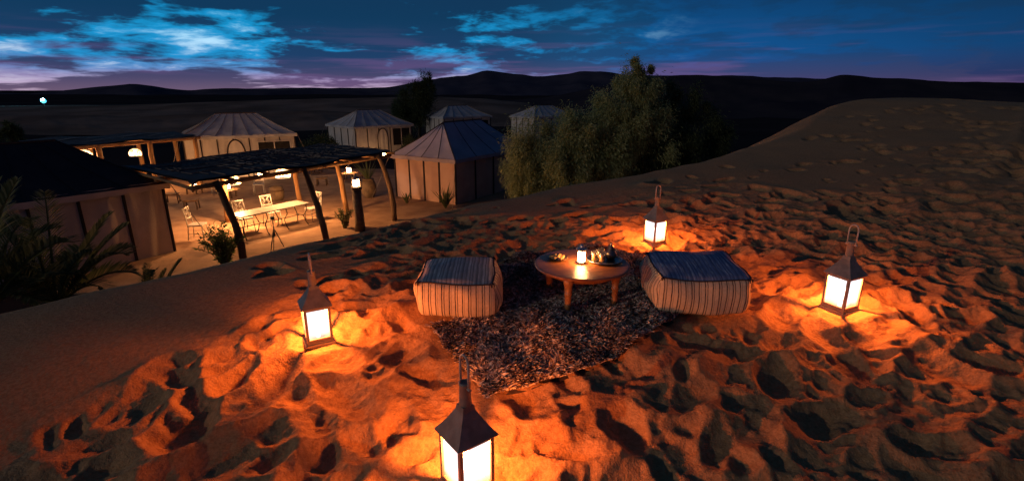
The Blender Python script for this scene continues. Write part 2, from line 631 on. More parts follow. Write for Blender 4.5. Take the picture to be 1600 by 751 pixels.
# ------------------------------------------------------------------ noise
def vnoise(x, y, seed=0):
    """gradient noise, about -0.7..0.7"""
    p = np.random.default_rng(seed).permutation(256)
    p = np.concatenate([p, p])
    ang = np.random.default_rng(seed + 99).uniform(0, 2 * np.pi, 256)
    gx, gy = np.cos(ang), np.sin(ang)
    xi, yi = np.floor(x).astype(np.int64), np.floor(y).astype(np.int64)
    xf, yf = x - xi, y - yi
    u, v = xf ** 3 * (xf * (xf * 6 - 15) + 10), yf ** 3 * (yf * (yf * 6 - 15) + 10)

    def g(ix, iy, dx, dy):
        h = p[p[ix & 255] + (iy & 255)]
        return gx[h] * dx + gy[h] * dy
    a = g(xi, yi, xf, yf)
    b = g(xi + 1, yi, xf - 1, yf)
    c = g(xi, yi + 1, xf, yf - 1)
    d = g(xi + 1, yi + 1, xf - 1, yf - 1)
    return (a * (1 - u) + b * u) * (1 - v) + (c * (1 - u) + d * u) * v


def fbm(x, y, oct=4, seed=0, gain=0.5):
    s, a, f = 0, 1.0, 1.0
    for i in range(oct):
        s = s + a * vnoise(x * f + 13.1 * i, y * f - 7.7 * i, seed + i)
        a *= gain
        f *= 2.03
    return s


def worley(x, y, seed=0):
    """distance to the nearest of one jittered point per unit cell"""
    r = np.random.default_rng(seed)
    jx, jy = r.uniform(0.08, 0.92, (64, 64)), r.uniform(0.08, 0.92, (64, 64))
    xi, yi = np.floor(x).astype(np.int64), np.floor(y).astype(np.int64)
    best = np.full(x.shape, 9.0)
    for dx in (-1, 0, 1):
        for dy in (-1, 0, 1):
            cx, cy = xi + dx, yi + dy
            a, b = cx & 63, cy & 63
            best = np.minimum(best, (cx + jx[a, b] - x) ** 2 + (cy + jy[a, b] - y) ** 2)
    return np.sqrt(best)


def sstep(a, b, x):
    t = np.clip((x - a) / (b - a), 0, 1)
    return t * t * (3 - 2 * t)


# ------------------------------------------------------------------ the foreground dune
ANCH = np.array([
    (-0.2, 2.08, -0.28), (0.0, 1.2, -0.42), (0.0, 0.0, -0.50), (0.0, -3.0, -0.6), (0.45, 3.3, 0.0), (0.45, 2.75, -0.10), (0.0, 2.6, -0.15),
    (-0.4, 3.4, 0.0), (-1.28, 3.07, -0.02), (2.41, 3.48, 0.0), (1.36, 3.6, 0.0), (0.5, 3.8, 0.0), (1.5, 5.2, 0.0),
    (-2.4, 2.2, -0.22), (-3.2, 0.5, -0.5), (-3.8, 3.5, -0.08), (-2.84, 4.28, -0.02), (-1.5, 5.8, 0.0), (0.5, 7.8, 0.03),
    (2.6, 2.0, -0.16), (3.4, 0.5, -0.35), (4.3, 9.6, 0.36), (4.6, 6.0, 0.16), (5.0, 3.2, 0.04), (7.3, 12.3, 0.86), (10.0, 14.6, 1.30),
    (13.0, 16.0, 1.28), (17.0, 17.0, 1.12), (9.0, 8.0, 0.62), (14.0, 10.0, 0.85), (12.0, 4.0, 0.4), (22.0, 12.0, 0.9), (28.0, 24.0, 1.0),
    (10.0, 26.0, 1.0), (-6.0, 8.0, 0.0), (-9.0, 2.0, -0.2), (-8.0, -3.0, -0.6), (8.0, -3.0, -0.3), (0.0, 16.0, 0.2), (25.0, 0.0, 0.6), (-10.0, 20.0, 0.0)])


def tps_fit(A):
    P = A[:, :2]
    d = np.linalg.norm(P[:, None] - P[None], axis=2)
    K = np.where(d > 0, d ** 2 * np.log(d + 1e-12), 0) + np.eye(len(P)) * 0.02
    n = len(P)
    M = np.zeros((n + 3, n + 3))
    M[:n, :n] = K
    Q = np.hstack([np.ones((n, 1)), P])
    M[:n, n:] = Q
    M[n:, :n] = Q.T
    return np.linalg.solve(M, np.concatenate([A[:, 2], np.zeros(3)]))


TPS = tps_fit(ANCH)


def tps(x, y):
    r = TPS[-3] + TPS[-2] * x + TPS[-1] * y
    for (ax, ay, _), w in zip(ANCH, TPS[:-3]):
        d2 = (x - ax) ** 2 + (y - ay) ** 2
        r = r + w * 0.5 * d2 * np.log(d2 + 1e-12)
    return r


CREST = [(-9.5, -2.0), (-5.6, 1.6), (-3.8, 3.5), (-2.84, 4.28), (-2.1, 5.0), (-1.4, 5.9), (0.5, 7.8), (2.3, 8.8), (4.3, 9.8), (5.8, 10.9),
         (7.3, 12.5), (8.6, 13.9), (10.2, 14.9), (13.0, 16.2), (17.0, 17.2), (24.0, 18.5), (34.0, 19.5)]


def catmull(P, k):
    P = [Vector((a, b, 0)) for a, b in P]
    out = []
    for i in range(len(P) - 1):
        p0, p1, p2, p3 = P[max(i - 1, 0)], P[i], P[i + 1], P[min(i + 2, len(P) - 1)]
        for j in range(k):
            s = j / k
            q = 0.5 * ((2 * p1) + (p2 - p0) * s + (2 * p0 - 5 * p1 + 4 * p2 - p3) * s * s + (3 * p1 - p0 - 3 * p2 + p3) * s ** 3)
            out.append((q.x, q.y))
    out.append((P[-1].x, P[-1].y))
    return out


CL = catmull(CREST, 4)


def crest_distance(x, y):
    """signed distance to the crest line; positive on the lee (camp) side"""
    best = np.full(x.shape, 1e9)
    sign = np.ones(x.shape)
    for (ax, ay), (bx, by) in zip(CL[:-1], CL[1:]):
        dx, dy = bx - ax, by - ay
        L2 = dx * dx + dy * dy
        t = np.clip(((x - ax) * dx + (y - ay) * dy) / L2, 0, 1)
        ex, ey = x - (ax + t * dx), y - (ay + t * dy)
        d2 = ex * ex + ey * ey
        m = d2 < best
        best = np.where(m, d2, best)
        sign = np.where(m, np.sign(dx * (y - ay) - dy * (x - ax)), sign)
    return np.sqrt(best) * sign


def axis(lo, core0, core1, hi, ds, g0, g1):
    c = list(np.arange(core0, core1, ds))
    p, s = c[-1], ds
    while p < hi:
        s *= g1
        p += s
        c.append(p)
    p, s = c[0], ds
    left = []
    while p > lo:
        s *= g0
        p -= s
        left.append(p)
    return np.array(left[::-1] + c)


GX = axis(-10.0, -3.0, 3.9, 26.0, 0.0140, 1.024, 1.0088)
GY = axis(-4.0, 1.45, 5.2, 24.0, 0.0130, 1.06, 1.0085)
KEEP_OFF = []        # (x, y, r): where things stand, no prints


def build_dune():
    global DZ
    X, Y = np.meshgrid(GX, GY)
    z0 = tps(X, Y)
    d = crest_distance(X, Y)
    d = d + 0.10 * fbm(X * 0.8, Y * 0.8, 3, 5)
    z0 = z0 + 0.035 * fbm(X * 0.55, Y * 0.55, 3, 21)
    lee = np.where(d > 0, (np.sqrt(d * d + 0.35 ** 2) - 0.35) * 0.64, 0.0)
    B = z0 - lee
    # where people have walked
    line = (X + 1.75) * 0.89 - (Y - 3.75) * 0.47            # > 0 on the trampled side of the smooth left flank
    tr = sstep(-0.15, 0.35, line + 0.25 * fbm(X * 1.3, Y * 1.3, 2, 8))
    tr = np.maximum(tr, sstep(4.3, 4.9, Y) * sstep(-2.2, -1.4, X))
    patch = sstep(-0.10, 0.22, fbm(X * 0.33 + 3, Y * 0.5, 3, 31))
    far = sstep(5.0, 7.5, Y)
    tr = tr * (1 - far * (1 - (0.04 + 0.75 * patch)))
    near_crest = sstep(0.2, 1.6, -d)
    tr = tr * (1 - far * (1 - near_crest))
    keep = np.ones_like(X)
    for kx, ky, kr in KEEP_OFF:
        keep *= sstep(kr * 0.75, kr * 1.25, np.hypot(X - kx, Y - ky))
    tr = tr * (0.30 + 0.70 * keep)
    # soft hollows and shoved-up ridges of churned sand
    H = np.zeros_like(B)
    wx, wy = X + 0.12 * fbm(X * 2.2, Y * 2.2, 2, 41), Y + 0.12 * fbm(X * 2.2, Y * 2.2, 2, 47)
    H += tr * (0.045 * fbm(wx * 1.3, wy * 1.3, 2, 51))
    rdg = 1 - np.abs(fbm(wx * 2.4, wy * 3.1, 3, 61)) * 2.0
    H += tr * 0.010 * np.clip(rdg, 0, 1) ** 2
    # scuffed hollows meeting in crisp crests
    wx2, wy2 = X + 0.10 * fbm(X * 1.9, Y * 1.9, 3, 141), Y + 0.10 * fbm(X * 1.9, Y * 1.9, 3, 147)
    dirn = 0.9 * fbm(X * 0.35, Y * 0.35, 2, 151)
    cu, cv = wx2 * np.cos(0.5) + wy2 * np.sin(0.5), -wx2 * np.sin(0.5) + wy2 * np.cos(0.5)
    amp1 = 0.55 + 0.9 * sstep(-0.25, 0.35, fbm(X * 0.9, Y * 0.9, 2, 155))
    w1 = worley(cu / 0.44 + dirn, cv / 0.27, 161)
    w2 = worley(cu / 0.19 + 7.3, cv / 0.15 + dirn * 2, 163)
    tw = tr * (1 - 0.8 * far)
    H += tw * amp1 * (0.155 * np.minimum(w1, 0.85) ** 1.8 - 0.045)
    H += tw * (0.040 * np.minimum(w2, 0.9) ** 1.7 - 0.013) * (1.5 - amp1 * 0.6)
    # footprints, pressed one after another
    r = np.random.default_rng(3)
    prints = []
    for _ in range(1150):
        prints.append((r.uniform(-4.2, 5.4), r.uniform(1.0, 6.2)))
    for _ in range(4600):
        prints.append((r.uniform(-3.0, 20.0), r.uniform(4.5, 17.0)))
    walkers = []
    for (sx, sy, ang, n, cur) in [(-4.5, 3.3, 0.45, 11, 0.02), (-2.7, 1.4, 0.95, 7, 0.0), (-1.6, 4.6, 0.2, 16, -0.01), (2.6, 4.2, 0.75, 22, 0.01),
                                  (3.4, 3.2, 0.62, 24, 0.015), (4.0, 5.0, 0.9, 14, -0.01), (-0.5, 5.4, 0.75, 16, 0.0), (-1.9, 4.9, 0.8, 9, 0.02),
                                  (6.0, 4.5, 0.85, 24, 0.0), (8.0, 5.0, 0.95, 24, 0.0), (-2.9, 3.9, 0.5, 5, 0.0)]:
        x, y = sx, sy
        for i in range(n):
            ang += cur + r.normal(0, 0.05)
            x += 0.42 * math.cos(ang)
            y += 0.42 * math.sin(ang)
            s = 0.11 * (-1) ** i
            walkers.append((x - s * math.sin(ang), y + s * math.cos(ang), ang))
    jobs = [(px, py, r.uniform(0, 2 * math.pi), False) for px, py in prints] + [(a, b, c, True) for a, b, c in walkers]
    order = r.permutation(len(jobs))
    for k in order:
        px, py, ang, forced = jobs[k]
        ix, iy = np.searchsorted(GX, px), np.searchsorted(GY, py)
        if ix <= 1 or iy <= 1 or ix >= len(GX) - 1 or iy >= len(GY) - 1:
            continue
        prob = tr[iy, ix]
        if forced:
            prob = max(prob, 0.0) + (1.0 if keep[iy, ix] > 0.6 and d[iy, ix] < -0.25 else 0.0)
        if r.uniform() > prob:
            continue
        W = r.uniform(0.055, 0.125)
        L = W * r.uniform(1.25, 2.1)
        q = r.uniform()
        if q < 0.30:
            W *= 0.62
            L *= 0.62
        elif q > 0.90:
            W *= 1.45
            L *= 1.3
        dep = W * r.uniform(0.45, 0.85) * (1.35 if py > 6 else 1.0)
        rad = 1.9 * max(L, W)
        i0, i1 = np.searchsorted(GX, px - rad), np.searchsorted(GX, px + rad)
        j0, j1 = np.searchsorted(GY, py - rad), np.searchsorted(GY, py + rad)
        if i1 - i0 < 2 or j1 - j0 < 2:
            continue
        x, y = X[j0:j1, i0:i1] - px, Y[j0:j1, i0:i1] - py
        c, s = math.cos(ang), math.sin(ang)
        u, v = x * c + y * s, -x * s + y * c
        v = v + 0.18 * W * np.sin(u / L * 2.2 + r.uniform(0, 6))
        th = np.arctan2(v, u)
        ph = r.uniform(0, 6.28, 3)
        dd = np.sqrt((u / L) ** 2 + (v / W) ** 2) * (1 + 0.12 * np.sin(2 * th + ph[0]) + 0.08 * np.sin(3 * th + ph[1]) + 0.03 * np.sin(7 * th + ph[2]))
        h = H[j0:j1, i0:i1]
        # sand pushed up on one side, falling off gently outwards
        h = h + np.exp(-np.maximum(dd - 1.0, 0) * 2.6) * (dd < 1.9) * (1.9 - np.minimum(dd, 1.9)) * (0.5 + 0.5 * np.cos(th + ph[0])) * dep * 0.32 * np.clip(1 - h / 0.030, 0, 1)
        bowl = -dep * (1 + 0.25 * u / L) + dep * dd ** 1.7
        cut = np.minimum(h, bowl)
        f = 1 - sstep(0.55, 1.0, dd)
        H[j0:j1, i0:i1] = np.where(dd < 1.5, cut * (1 - f) + np.minimum(bowl, cut + 0.02) * f, h)
    H[1:-1, 1:-1] = 0.84 * H[1:-1, 1:-1] + 0.04 * (H[2:, 1:-1] + H[:-2, 1:-1] + H[1:-1, 2:] + H[1:-1, :-2])
    H = np.where(H > 0, 0.075 * np.tanh(H / 0.075), -0.15 * np.tanh(-H / 0.15))
    # vehicle tracks up the far right shoulder
    for (ax, ay, bx, by) in [(6.2, 6.6, 16.5, 15.6), (7.6, 6.2, 18.2, 14.9), (9.6, 5.4, 19.5, 13.6)]:
        L = math.hypot(bx - ax, by - ay)
        ux, uy = (bx - ax) / L, (by - ay) / L
        s = (X - ax) * ux + (Y - ay) * uy
        o = -(X - ax) * uy + (Y - ay) * ux + 0.15 * np.sin(s * 0.6)
        inside = sstep(0, 1, s) * (1 - sstep(L - 1, L, s))
        H += inside * (-0.05 * np.exp(-(o / 0.13) ** 2) + 0.035 * np.exp(-((np.abs(o) - 0.27) / 0.09) ** 2))
    # churned fine relief, faint wind ripples on the untouched flanks
    H += (0.10 + 0.9 * tr) * (0.006 * fbm(X * 5.5, Y * 5.5, 3, 71) + 0.0042 * fbm(X * 14, Y * 14, 3, 81))
    cr = 1 - np.abs(fbm(wx * 5.5, wy * 6.5, 2, 91)) * 2.6
    H += tr * 0.008 * np.clip(cr, 0, 1) ** 3
    cr = 1 - np.abs(fbm(wx * 9.0 + wy * 3, wy * 13.0, 2, 97)) * 2.6
    H += tr * 0.0045 * np.clip(cr, 0, 1) ** 2
    H += (1 - tr) * 0.0007 * np.sin((X * 0.6 + Y) * 55 + 4 * fbm(X * 1.5, Y * 1.5, 2, 95))
    DZ = B + H * sstep(-0.0, 0.5, -d + 0.35) * (0.40 + 0.60 * keep)
    n, m = X.shape
    V = np.stack([X, Y, DZ], 2).reshape(-1, 3)
    idx = np.arange(n * m).reshape(n, m)
    F = np.stack([idx[:-1, :-1], idx[:-1, 1:], idx[1:, 1:], idx[1:, :-1]], 2).reshape(-1, 4)
    # leave away what lies buried below the desert floor
    zq = DZ[:-1, :-1].reshape(-1)
    F = F[zq > -4.2]
    o = np_mesh('sand_dune', V, F, 'sand', smooth=True)
    tag(o, 'trampled orange sand dune in the foreground full of footprints', 'dune', kind='structure')


def dune_z(x, y):
    i = int(np.clip(np.searchsorted(GX, x) - 1, 0, len(GX) - 2))
    j = int(np.clip(np.searchsorted(GY, y) - 1, 0, len(GY) - 2))
    a = (x - GX[i]) / (GX[i + 1] - GX[i])
    b = (y - GY[j]) / (GY[j + 1] - GY[j])
    return float((DZ[j, i] * (1 - a) + DZ[j, i + 1] * a) * (1 - b) + (DZ[j + 1, i] * (1 - a) + DZ[j + 1, i + 1] * a) * b)


def dune_mean(x, y, r):
    return float(np.mean([dune_z(x + r * a, y + r * b) for a in (-1, 0, 1) for b in (-1, 0, 1)]))


LANT = [(-1.28, 3.07), (2.41, 3.48), (1.507, 5.2), (-0.215, 2.05)]
for (a, b) in LANT:
    KEEP_OFF.append((a, b, 0.17))
RP = Vector((-0.11, 2.55))
E1 = Vector((0.845, 0.535))
E2 = Vector((-0.535, 0.845))
for i in range(8):
    for j in range(3):
        q = RP + E1 * (i * 0.24) + E2 * (0.15 + j * 0.3)
        KEEP_OFF.append((q.x, q.y, 0.17))
for (a, b, c) in [(-0.37, 3.57, 0.42), (1.36, 3.63, 0.46), (0.52, 3.6, 0.5), (0.8, 4.1, 0.5)]:
    KEEP_OFF.append((a, b, c))
KEEP_OFF += [(-0.18, 2.32, 0.15)]
build_dune()

# ------------------------------------------------------------------ desert floor, hills
CAMP = -2.9


def build_desert():
    ax = axis(-2600, -30, 30, 2600, 1.0, 1.07, 1.07)
    ay = axis(-400, 0, 60, 3000, 1.0, 1.07, 1.06)
    X, Y = np.meshgrid(ax, ay)
    Z = np.full_like(X, CAMP - 0.03)
    dist = np.hypot(X + 8, Y - 25)
    w = sstep(26, 60, dist)
    Z += w * (1.1 * fbm(X * 0.018, Y * 0.03, 4, 200)) - 0.5 * w + 0.02 * fbm(X * 0.7, Y * 0.7, 2, 205)
    n, m = X.shape
    idx = np.arange(n * m).reshape(n, m)
    F = np.stack([idx[:-1, :-1], idx[:-1, 1:], idx[1:, 1:], idx[1:, :-1]], 2).reshape(-1, 4)
    o = np_mesh('desert_ground', np.stack([X, Y, Z], 2).reshape(-1, 3), F, 'unlit_plain', smooth=True)
    tag(o, 'dark desert plain stretching to the hills', 'ground', kind='structure')


build_desert()


def hill(name, label, crest, dist, depth, base, m, seed, rough=0.04):
    """crest: (x, z) along the line y = dist; a real mound with a front and a back slope"""
    cx = np.array([c[0] for c in crest])
    cz = np.array([c[1] for c in crest])
    nx, ny = 420, 46
    xs = np.linspace(cx[0], cx[-1], nx)
    top = np.interp(xs, cx, cz)
    ker = np.hanning(7)
    top = np.convolve(np.pad(top, 3, mode='edge'), ker / ker.sum(), 'valid')
    hgt = top - base
    top = top + rough * 0.25 * hgt * fbm(xs / (depth * 0.22), xs * 0 + 0.5, 3, seed)
    V = np.zeros((ny, nx, 3))
    for j in range(ny):
        s = -1 + 2 * j / (ny - 1)
        prof = (1 - abs(s)) ** 1.25
        yy = dist + s * depth
        n = fbm(xs / (depth * 0.35), np.full_like(xs, s * 3.0), 4, seed + 3)
        V[j, :, 0] = xs * (yy / dist if s < 0 else 1.0)
        V[j, :, 1] = yy + depth * 0.08 * vnoise(xs / depth * 2, xs * 0 + 1.5, seed + 9)
        V[j, :, 2] = base + (top - base) * prof * (1 + (1 - prof) * 0.7 * n)
    idx = np.arange(nx * ny).reshape(ny, nx)
    F = np.stack([idx[:-1, :-1], idx[:-1, 1:], idx[1:, 1:], idx[1:, :-1]], 2).reshape(-1, 4)
    o = np_mesh(name, V.reshape(-1, 3), F, m, smooth=True)
    tag(o, label, 'hill', kind='structure')


# x, z of the ridge lines (metres)
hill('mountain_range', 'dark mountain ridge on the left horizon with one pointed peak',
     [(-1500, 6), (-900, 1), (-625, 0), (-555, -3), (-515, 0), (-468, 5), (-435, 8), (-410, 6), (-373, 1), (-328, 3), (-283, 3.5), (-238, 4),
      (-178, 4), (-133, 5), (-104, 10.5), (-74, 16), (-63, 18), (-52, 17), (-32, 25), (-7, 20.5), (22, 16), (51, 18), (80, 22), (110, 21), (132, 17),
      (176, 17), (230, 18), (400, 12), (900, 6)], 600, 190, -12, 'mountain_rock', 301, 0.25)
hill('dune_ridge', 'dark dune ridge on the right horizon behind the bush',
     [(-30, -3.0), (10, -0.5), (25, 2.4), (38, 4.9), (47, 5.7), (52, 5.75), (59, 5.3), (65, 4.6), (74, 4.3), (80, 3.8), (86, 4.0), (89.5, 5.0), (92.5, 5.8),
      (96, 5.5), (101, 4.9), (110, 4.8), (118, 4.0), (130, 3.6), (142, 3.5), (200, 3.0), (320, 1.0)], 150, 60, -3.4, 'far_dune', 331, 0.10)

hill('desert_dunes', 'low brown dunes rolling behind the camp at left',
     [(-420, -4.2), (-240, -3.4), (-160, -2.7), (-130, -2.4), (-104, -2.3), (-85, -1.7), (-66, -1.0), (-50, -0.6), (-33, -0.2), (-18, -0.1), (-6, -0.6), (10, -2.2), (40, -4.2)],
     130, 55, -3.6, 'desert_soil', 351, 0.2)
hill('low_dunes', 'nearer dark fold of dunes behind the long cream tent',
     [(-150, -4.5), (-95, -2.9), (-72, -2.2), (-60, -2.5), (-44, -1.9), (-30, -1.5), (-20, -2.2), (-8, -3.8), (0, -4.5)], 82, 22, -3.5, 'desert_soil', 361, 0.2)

# ------------------------------------------------------------------ camp terrace
tm = MB()
pts = [(-10.6, 10.8), (-4.6, 11.6), (0.5, 15.5), (3.5, 19.0), (3.0, 26.0), (-7.5, 30.0), (-18.0, 30.0), (-22.0, 22.0), (-13.0, 17.0)]
n = len(pts)
tm.add([(a, b, CAMP) for a, b in pts] + [(a, b, CAMP - 0.12) for a, b in pts],
       [tuple(range(n))] + [(i, i + n, (i + 1) % n + n, (i + 1) % n) for i in range(n)])
tag(tm.build('camp_terrace', 'packed_earth'), 'packed earth terrace under the camp pergolas', 'terrace', kind='structure')


# ------------------------------------------------------------------ tents
def fold_wall(mb, a, b, z0, z1, nrm, nx, seed, amp=0.02):
    a, b = Vector(a), Vector(b)
    r = random.Random(seed)
    ph = [r.uniform(0, 6.28) for _ in range(3)]
    L = (b - a).length

    def fn(u, v):
        p = a.lerp(b, u)
        edge = math.sin(math.pi * u)
        o = edge * (amp * math.sin(u * L * 5 + ph[0] + v * 2.2) * (0.4 + 0.6 * (1 - v)) + amp * 0.5 * math.sin(u * L * 11 + ph[1] - v * 3))
        o += 0.03 * math.sin(math.pi * v) * edge
        return (p.x + nrm[0] * o, p.y + nrm[1] * o, z0 + (z1 - z0) * v)
    mb.grid(fn, nx, 8)


def tent(name, loc, ang, hx, hy, wall, ridge_h, ridge_half, label, nx=4, ny=4, wm='canvas', rm='roof_canvas', ridge_axis='x', door=None, windows=(), group='canvas camp tents'):
    t = thing(name, (loc[0], loc[1], CAMP), ang, label, 'tent', group)
    cs = [(-hx, -hy), (hx, -hy), (hx, hy), (-hx, hy)]
    side_n = [(0, -1), (1, 0), (0, 1), (-1, 0)]
    sd_ = 0
    for s in range(4):
        a, b = Vector(cs[s]), Vector(cs[(s + 1) % 4])
        k = nx if s % 2 == 0 else ny
        for i in range(k):
            sd_ += 1
            p, q = a.lerp(b, i / k), a.lerp(b, (i + 1) / k)
            d = (q - p).normalized() * 0.028
            m = MB()
            fold_wall(m, p + d, q - d, -0.03, wall, side_n[s], 14, sd_ + int(loc[0] * 10))
            m.build('wall_panel', wm, t, True)
            # dark seam band, standing a little proud
            sm = MB()
            nn = Vector(side_n[s]) * 0.012
            sm.box((p.x + nn.x, p.y + nn.y, wall / 2), (0.06 if s % 2 == 0 else 0.05, 0.05 if s % 2 == 0 else 0.06, wall))
            sm.build('seam', 'seam_dark', t)
    # roof
    ov = 0.14
    ez = wall - 0.05
    ec = [Vector((x + math.copysign(ov, x), y + math.copysign(ov, y), ez)) for x, y in cs]
    if ridge_axis == 'x':
        r0, r1 = Vector((-ridge_half, 0, ridge_h)), Vector((ridge_half, 0, ridge_h))
        tops = [(r0, r1), (r1, r1), (r1, r0), (r0, r0)]
    else:
        r0, r1 = Vector((0, -ridge_half, ridge_h)), Vector((0, ridge_half, ridge_h))
        tops = [(r0, r0), (r0, r1), (r1, r1), (r1, r0)]
    for s in range(4):
        a, b = ec[s], ec[(s + 1) % 4]
        ta, tb = tops[s]
        k = nx if s % 2 == 0 else ny
        for i in range(k):
            u0, u1 = i / k, (i + 1) / k

            def fn(u, v):
                w = u0 + (u1 - u0) * u
                lo, hi = a.lerp(b, w), ta.lerp(tb, w)
                p = lo.lerp(hi, v)
                sag = -0.07 * math.sin(math.pi * v) - 0.035 * math.sin(math.pi * u) * (1 - v)
                return (p.x, p.y, p.z + sag)
            m = MB()
            m.grid(fn, 6, 8)
            m.build('roof_panel', rm, t, True)
            if i > 0:
                sm = MB()
                line = [Vector(fn(0, v / 8)) + Vector((0, 0, 0.008)) for v in range(9)]
                sm.tube(line, 0.012, 4)
                sm.build('roof_seam', 'seam_soft' if rm == 'roof_canvas' else 'seam_dark', t)
        # hanging valance under the eave
        m = MB()
        L = (b - a).length
        nn = Vector((*side_n[s], 0)) * 0.004

        def vf(u, v):
            p = a.lerp(b, u) + nn
            drop = 0.13 + 0.03 * abs(math.sin(u * L * 7))
            return (p.x, p.y, p.z + 0.004 - (1 - v) * drop)
        m.grid(vf, 40, 1)
        m.build('valance', rm if rm != 'roof_black' else 'canvas_brown', t)
        hp = MB()
        hp.tube([Vector(ec[s]), Vector(ec[s]).lerp(ta, 0.5) + Vector((0, 0, -0.06)), ta], 0.022, 5)
        hp.build('hip_seam', 'seam_soft' if rm == 'roof_canvas' else 'seam_dark', t)
    for s in range(4):
        e, o_ = ec[s], Vector((cs[s][0], cs[s][1], 0)).normalized()
        m = MB()
        m.tube([e, e.lerp(Vector((cs[s][0] + o_.x * 1.1, cs[s][1] + o_.y * 1.1, 0.02)), 0.5) - Vector((0, 0, 0.05)), (cs[s][0] + o_.x * 1.1, cs[s][1] + o_.y * 1.1, 0.02)], 0.010, 4)
        rp = m.build('guy_rope', 'cane_pale', t)
        m = MB()
        m.tube([(cs[s][0] + o_.x * 1.16, cs[s][1] + o_.y * 1.16, -0.12), (cs[s][0] + o_.x * 1.1, cs[s][1] + o_.y * 1.1, 0.10)], 0.02, 5)
        m.build('peg', 'wood_dark', rp)
    hp = MB()
    hp.tube([r0, r1], 0.035, 6)
    hp.build('ridge_pole', 'wood_dark', t)
    # arched door and dark boxes standing in for shaded openings on the -y wall
    if door is not None:
        m = MB()
        w, h = 0.42, wall * 0.9
        arc = [(door - w, h * 0.0)] + [(door - w, h * 0.55)] + [(door - w * math.cos(a_), h * 0.6 + math.sin(a_) * h * 0.38) for a_ in np.linspace(0.05, math.pi - 0.05, 14)] + [(door + w, h * 0.55), (door + w, 0)]
        m.tube([(x, -hy - 0.09, z) for x, z in arc], 0.035, 6)
        dr = m.build('door_arch', 'seam_dark', t)
        m = MB()
        m.grid(lambda u, v: (door - w * 0.96 + 2 * w * 0.96 * u, -hy - 0.075 - 0.012 * math.sin(u * 16), v * (h * 0.6 + math.sqrt(max(0, 1 - (2 * u - 1) ** 2)) * h * 0.36)), 16, 4)
        m.build('door', wm, t)
    for (x0, x1, z0, z1) in windows:
        m = MB()
        m.box(((x0 + x1) / 2, -hy - 0.06, (z0 + z1) / 2), (x1 - x0, 0.05, z1 - z0))
        wd = m.build('window', 'dark_inside', t)
        m = MB()
        for xx in (x0, (x0 + x1) / 2, x1):
            m.box((xx, -hy - 0.1, (z0 + z1) / 2), (0.045, 0.04, z1 - z0 + 0.05))
        m.box(((x0 + x1) / 2, -hy - 0.1, z1 + 0.05), (x1 - x0 + 0.05, 0.04, 0.045))
        m.build('window_frame', 'canvas', wd)
    return t


tent('tent', (-12.67, 13.1), R(56.8), 2.4, 2.0, 2.02, 3.15, 0.9, 'large dark roofed tent cut off by the left edge behind the palms', 5, 4, 'canvas_brown', 'roof_black')
tent('tent', (-2.2, 23.35), R(-31.8), 1.61, 2.7, 1.86, 3.12, 1.35, 'mauve tent with a peaked roof between pergola and big bush', 4, 4, 'canvas_lamplit', 'roof_skylit', 'y')
tent('tent', (-15.2, 29.0), R(29.6), 2.6, 2.0, 2.2, 3.2, 1.0, 'long cream tent with an arched door behind the pergola roofs', 7, 4, door=-0.3,
     windows=((0.75, 2.35, 0.7, 1.75),))
tent('tent', (-10.75, 39.5), R(44), 2.3, 2.1, 2.0, 3.0, 0.9, 'pale tent with arched door standing before the lone tree', 5, 4, door=-0.2,
     windows=((0.6, 2.1, 0.5, 1.7),))
tent('tent', (-5.15, 50.0), R(36), 2.5, 1.8, 2.1, 3.0, 1.0, 'small far pale tent just above the mauve roof', 5, 4, windows=((0.5, 2.2, 0.6, 1.7),))
tent('tent', (3.0, 50.5), R(36), 2.5, 1.8, 2.1, 3.0, 1.0, 'farthest tent half hidden behind the left side of the big bush', 5, 4)


# ------------------------------------------------------------------ pergolas
def bent(m, a, b, r0, r1, bend, n=9, sides=8):
    a, b = Vector(a), Vector(b)
    d = Vector(bend)
    pts, rad = [], []
    for i in range(n):
        s = i / (n - 1)
        p = a.lerp(b, s) + d * math.sin(math.pi * s) + Vector((random.uniform(-1, 1), random.uniform(-1, 1), 0)) * 0.012
        pts.append(p)
        rad.append((r0 + (r1 - r0) * s) * random.uniform(0.92, 1.08))
    m.tube(pts, rad, sides)


pg = thing('pergola', (-7.8, 16.6, CAMP), 0, 'near pergola with a dark woven roof on crooked wooden posts', 'pergola')
OX, OY = -7.8, 16.6
Lc, Fc, Rc, Bc = Vector((-11.2, 14.7)), Vector((-7.7, 12.2)), Vector((-4.3, 18.5)), Vector((-7.8, 21.0))


def roofp(u, v):
    p = Fc.lerp(Rc, u).lerp(Lc.lerp(Bc, u), v)
    sag = 0.10 * math.sin(u * 9) * math.sin(v * 4 + 1) * 0.4 - 0.10 * math.sin(math.pi * ((u * 3) % 1)) * 0.5
    z = 2.36 + sag + (-0.10 if (u < 0.02 and v < 0.02) else 0)
    return Vector((p.x - OX, p.y - OY, z))


m = MB()
m.grid(lambda u, v: roofp(u, v), 48, 24)
m.grid(lambda u, v: roofp(u, v) - Vector((0, 0, 0.05)), 48, 24, flip=True)
m.build('shade_cloth', 'shade_cloth', pg, True)
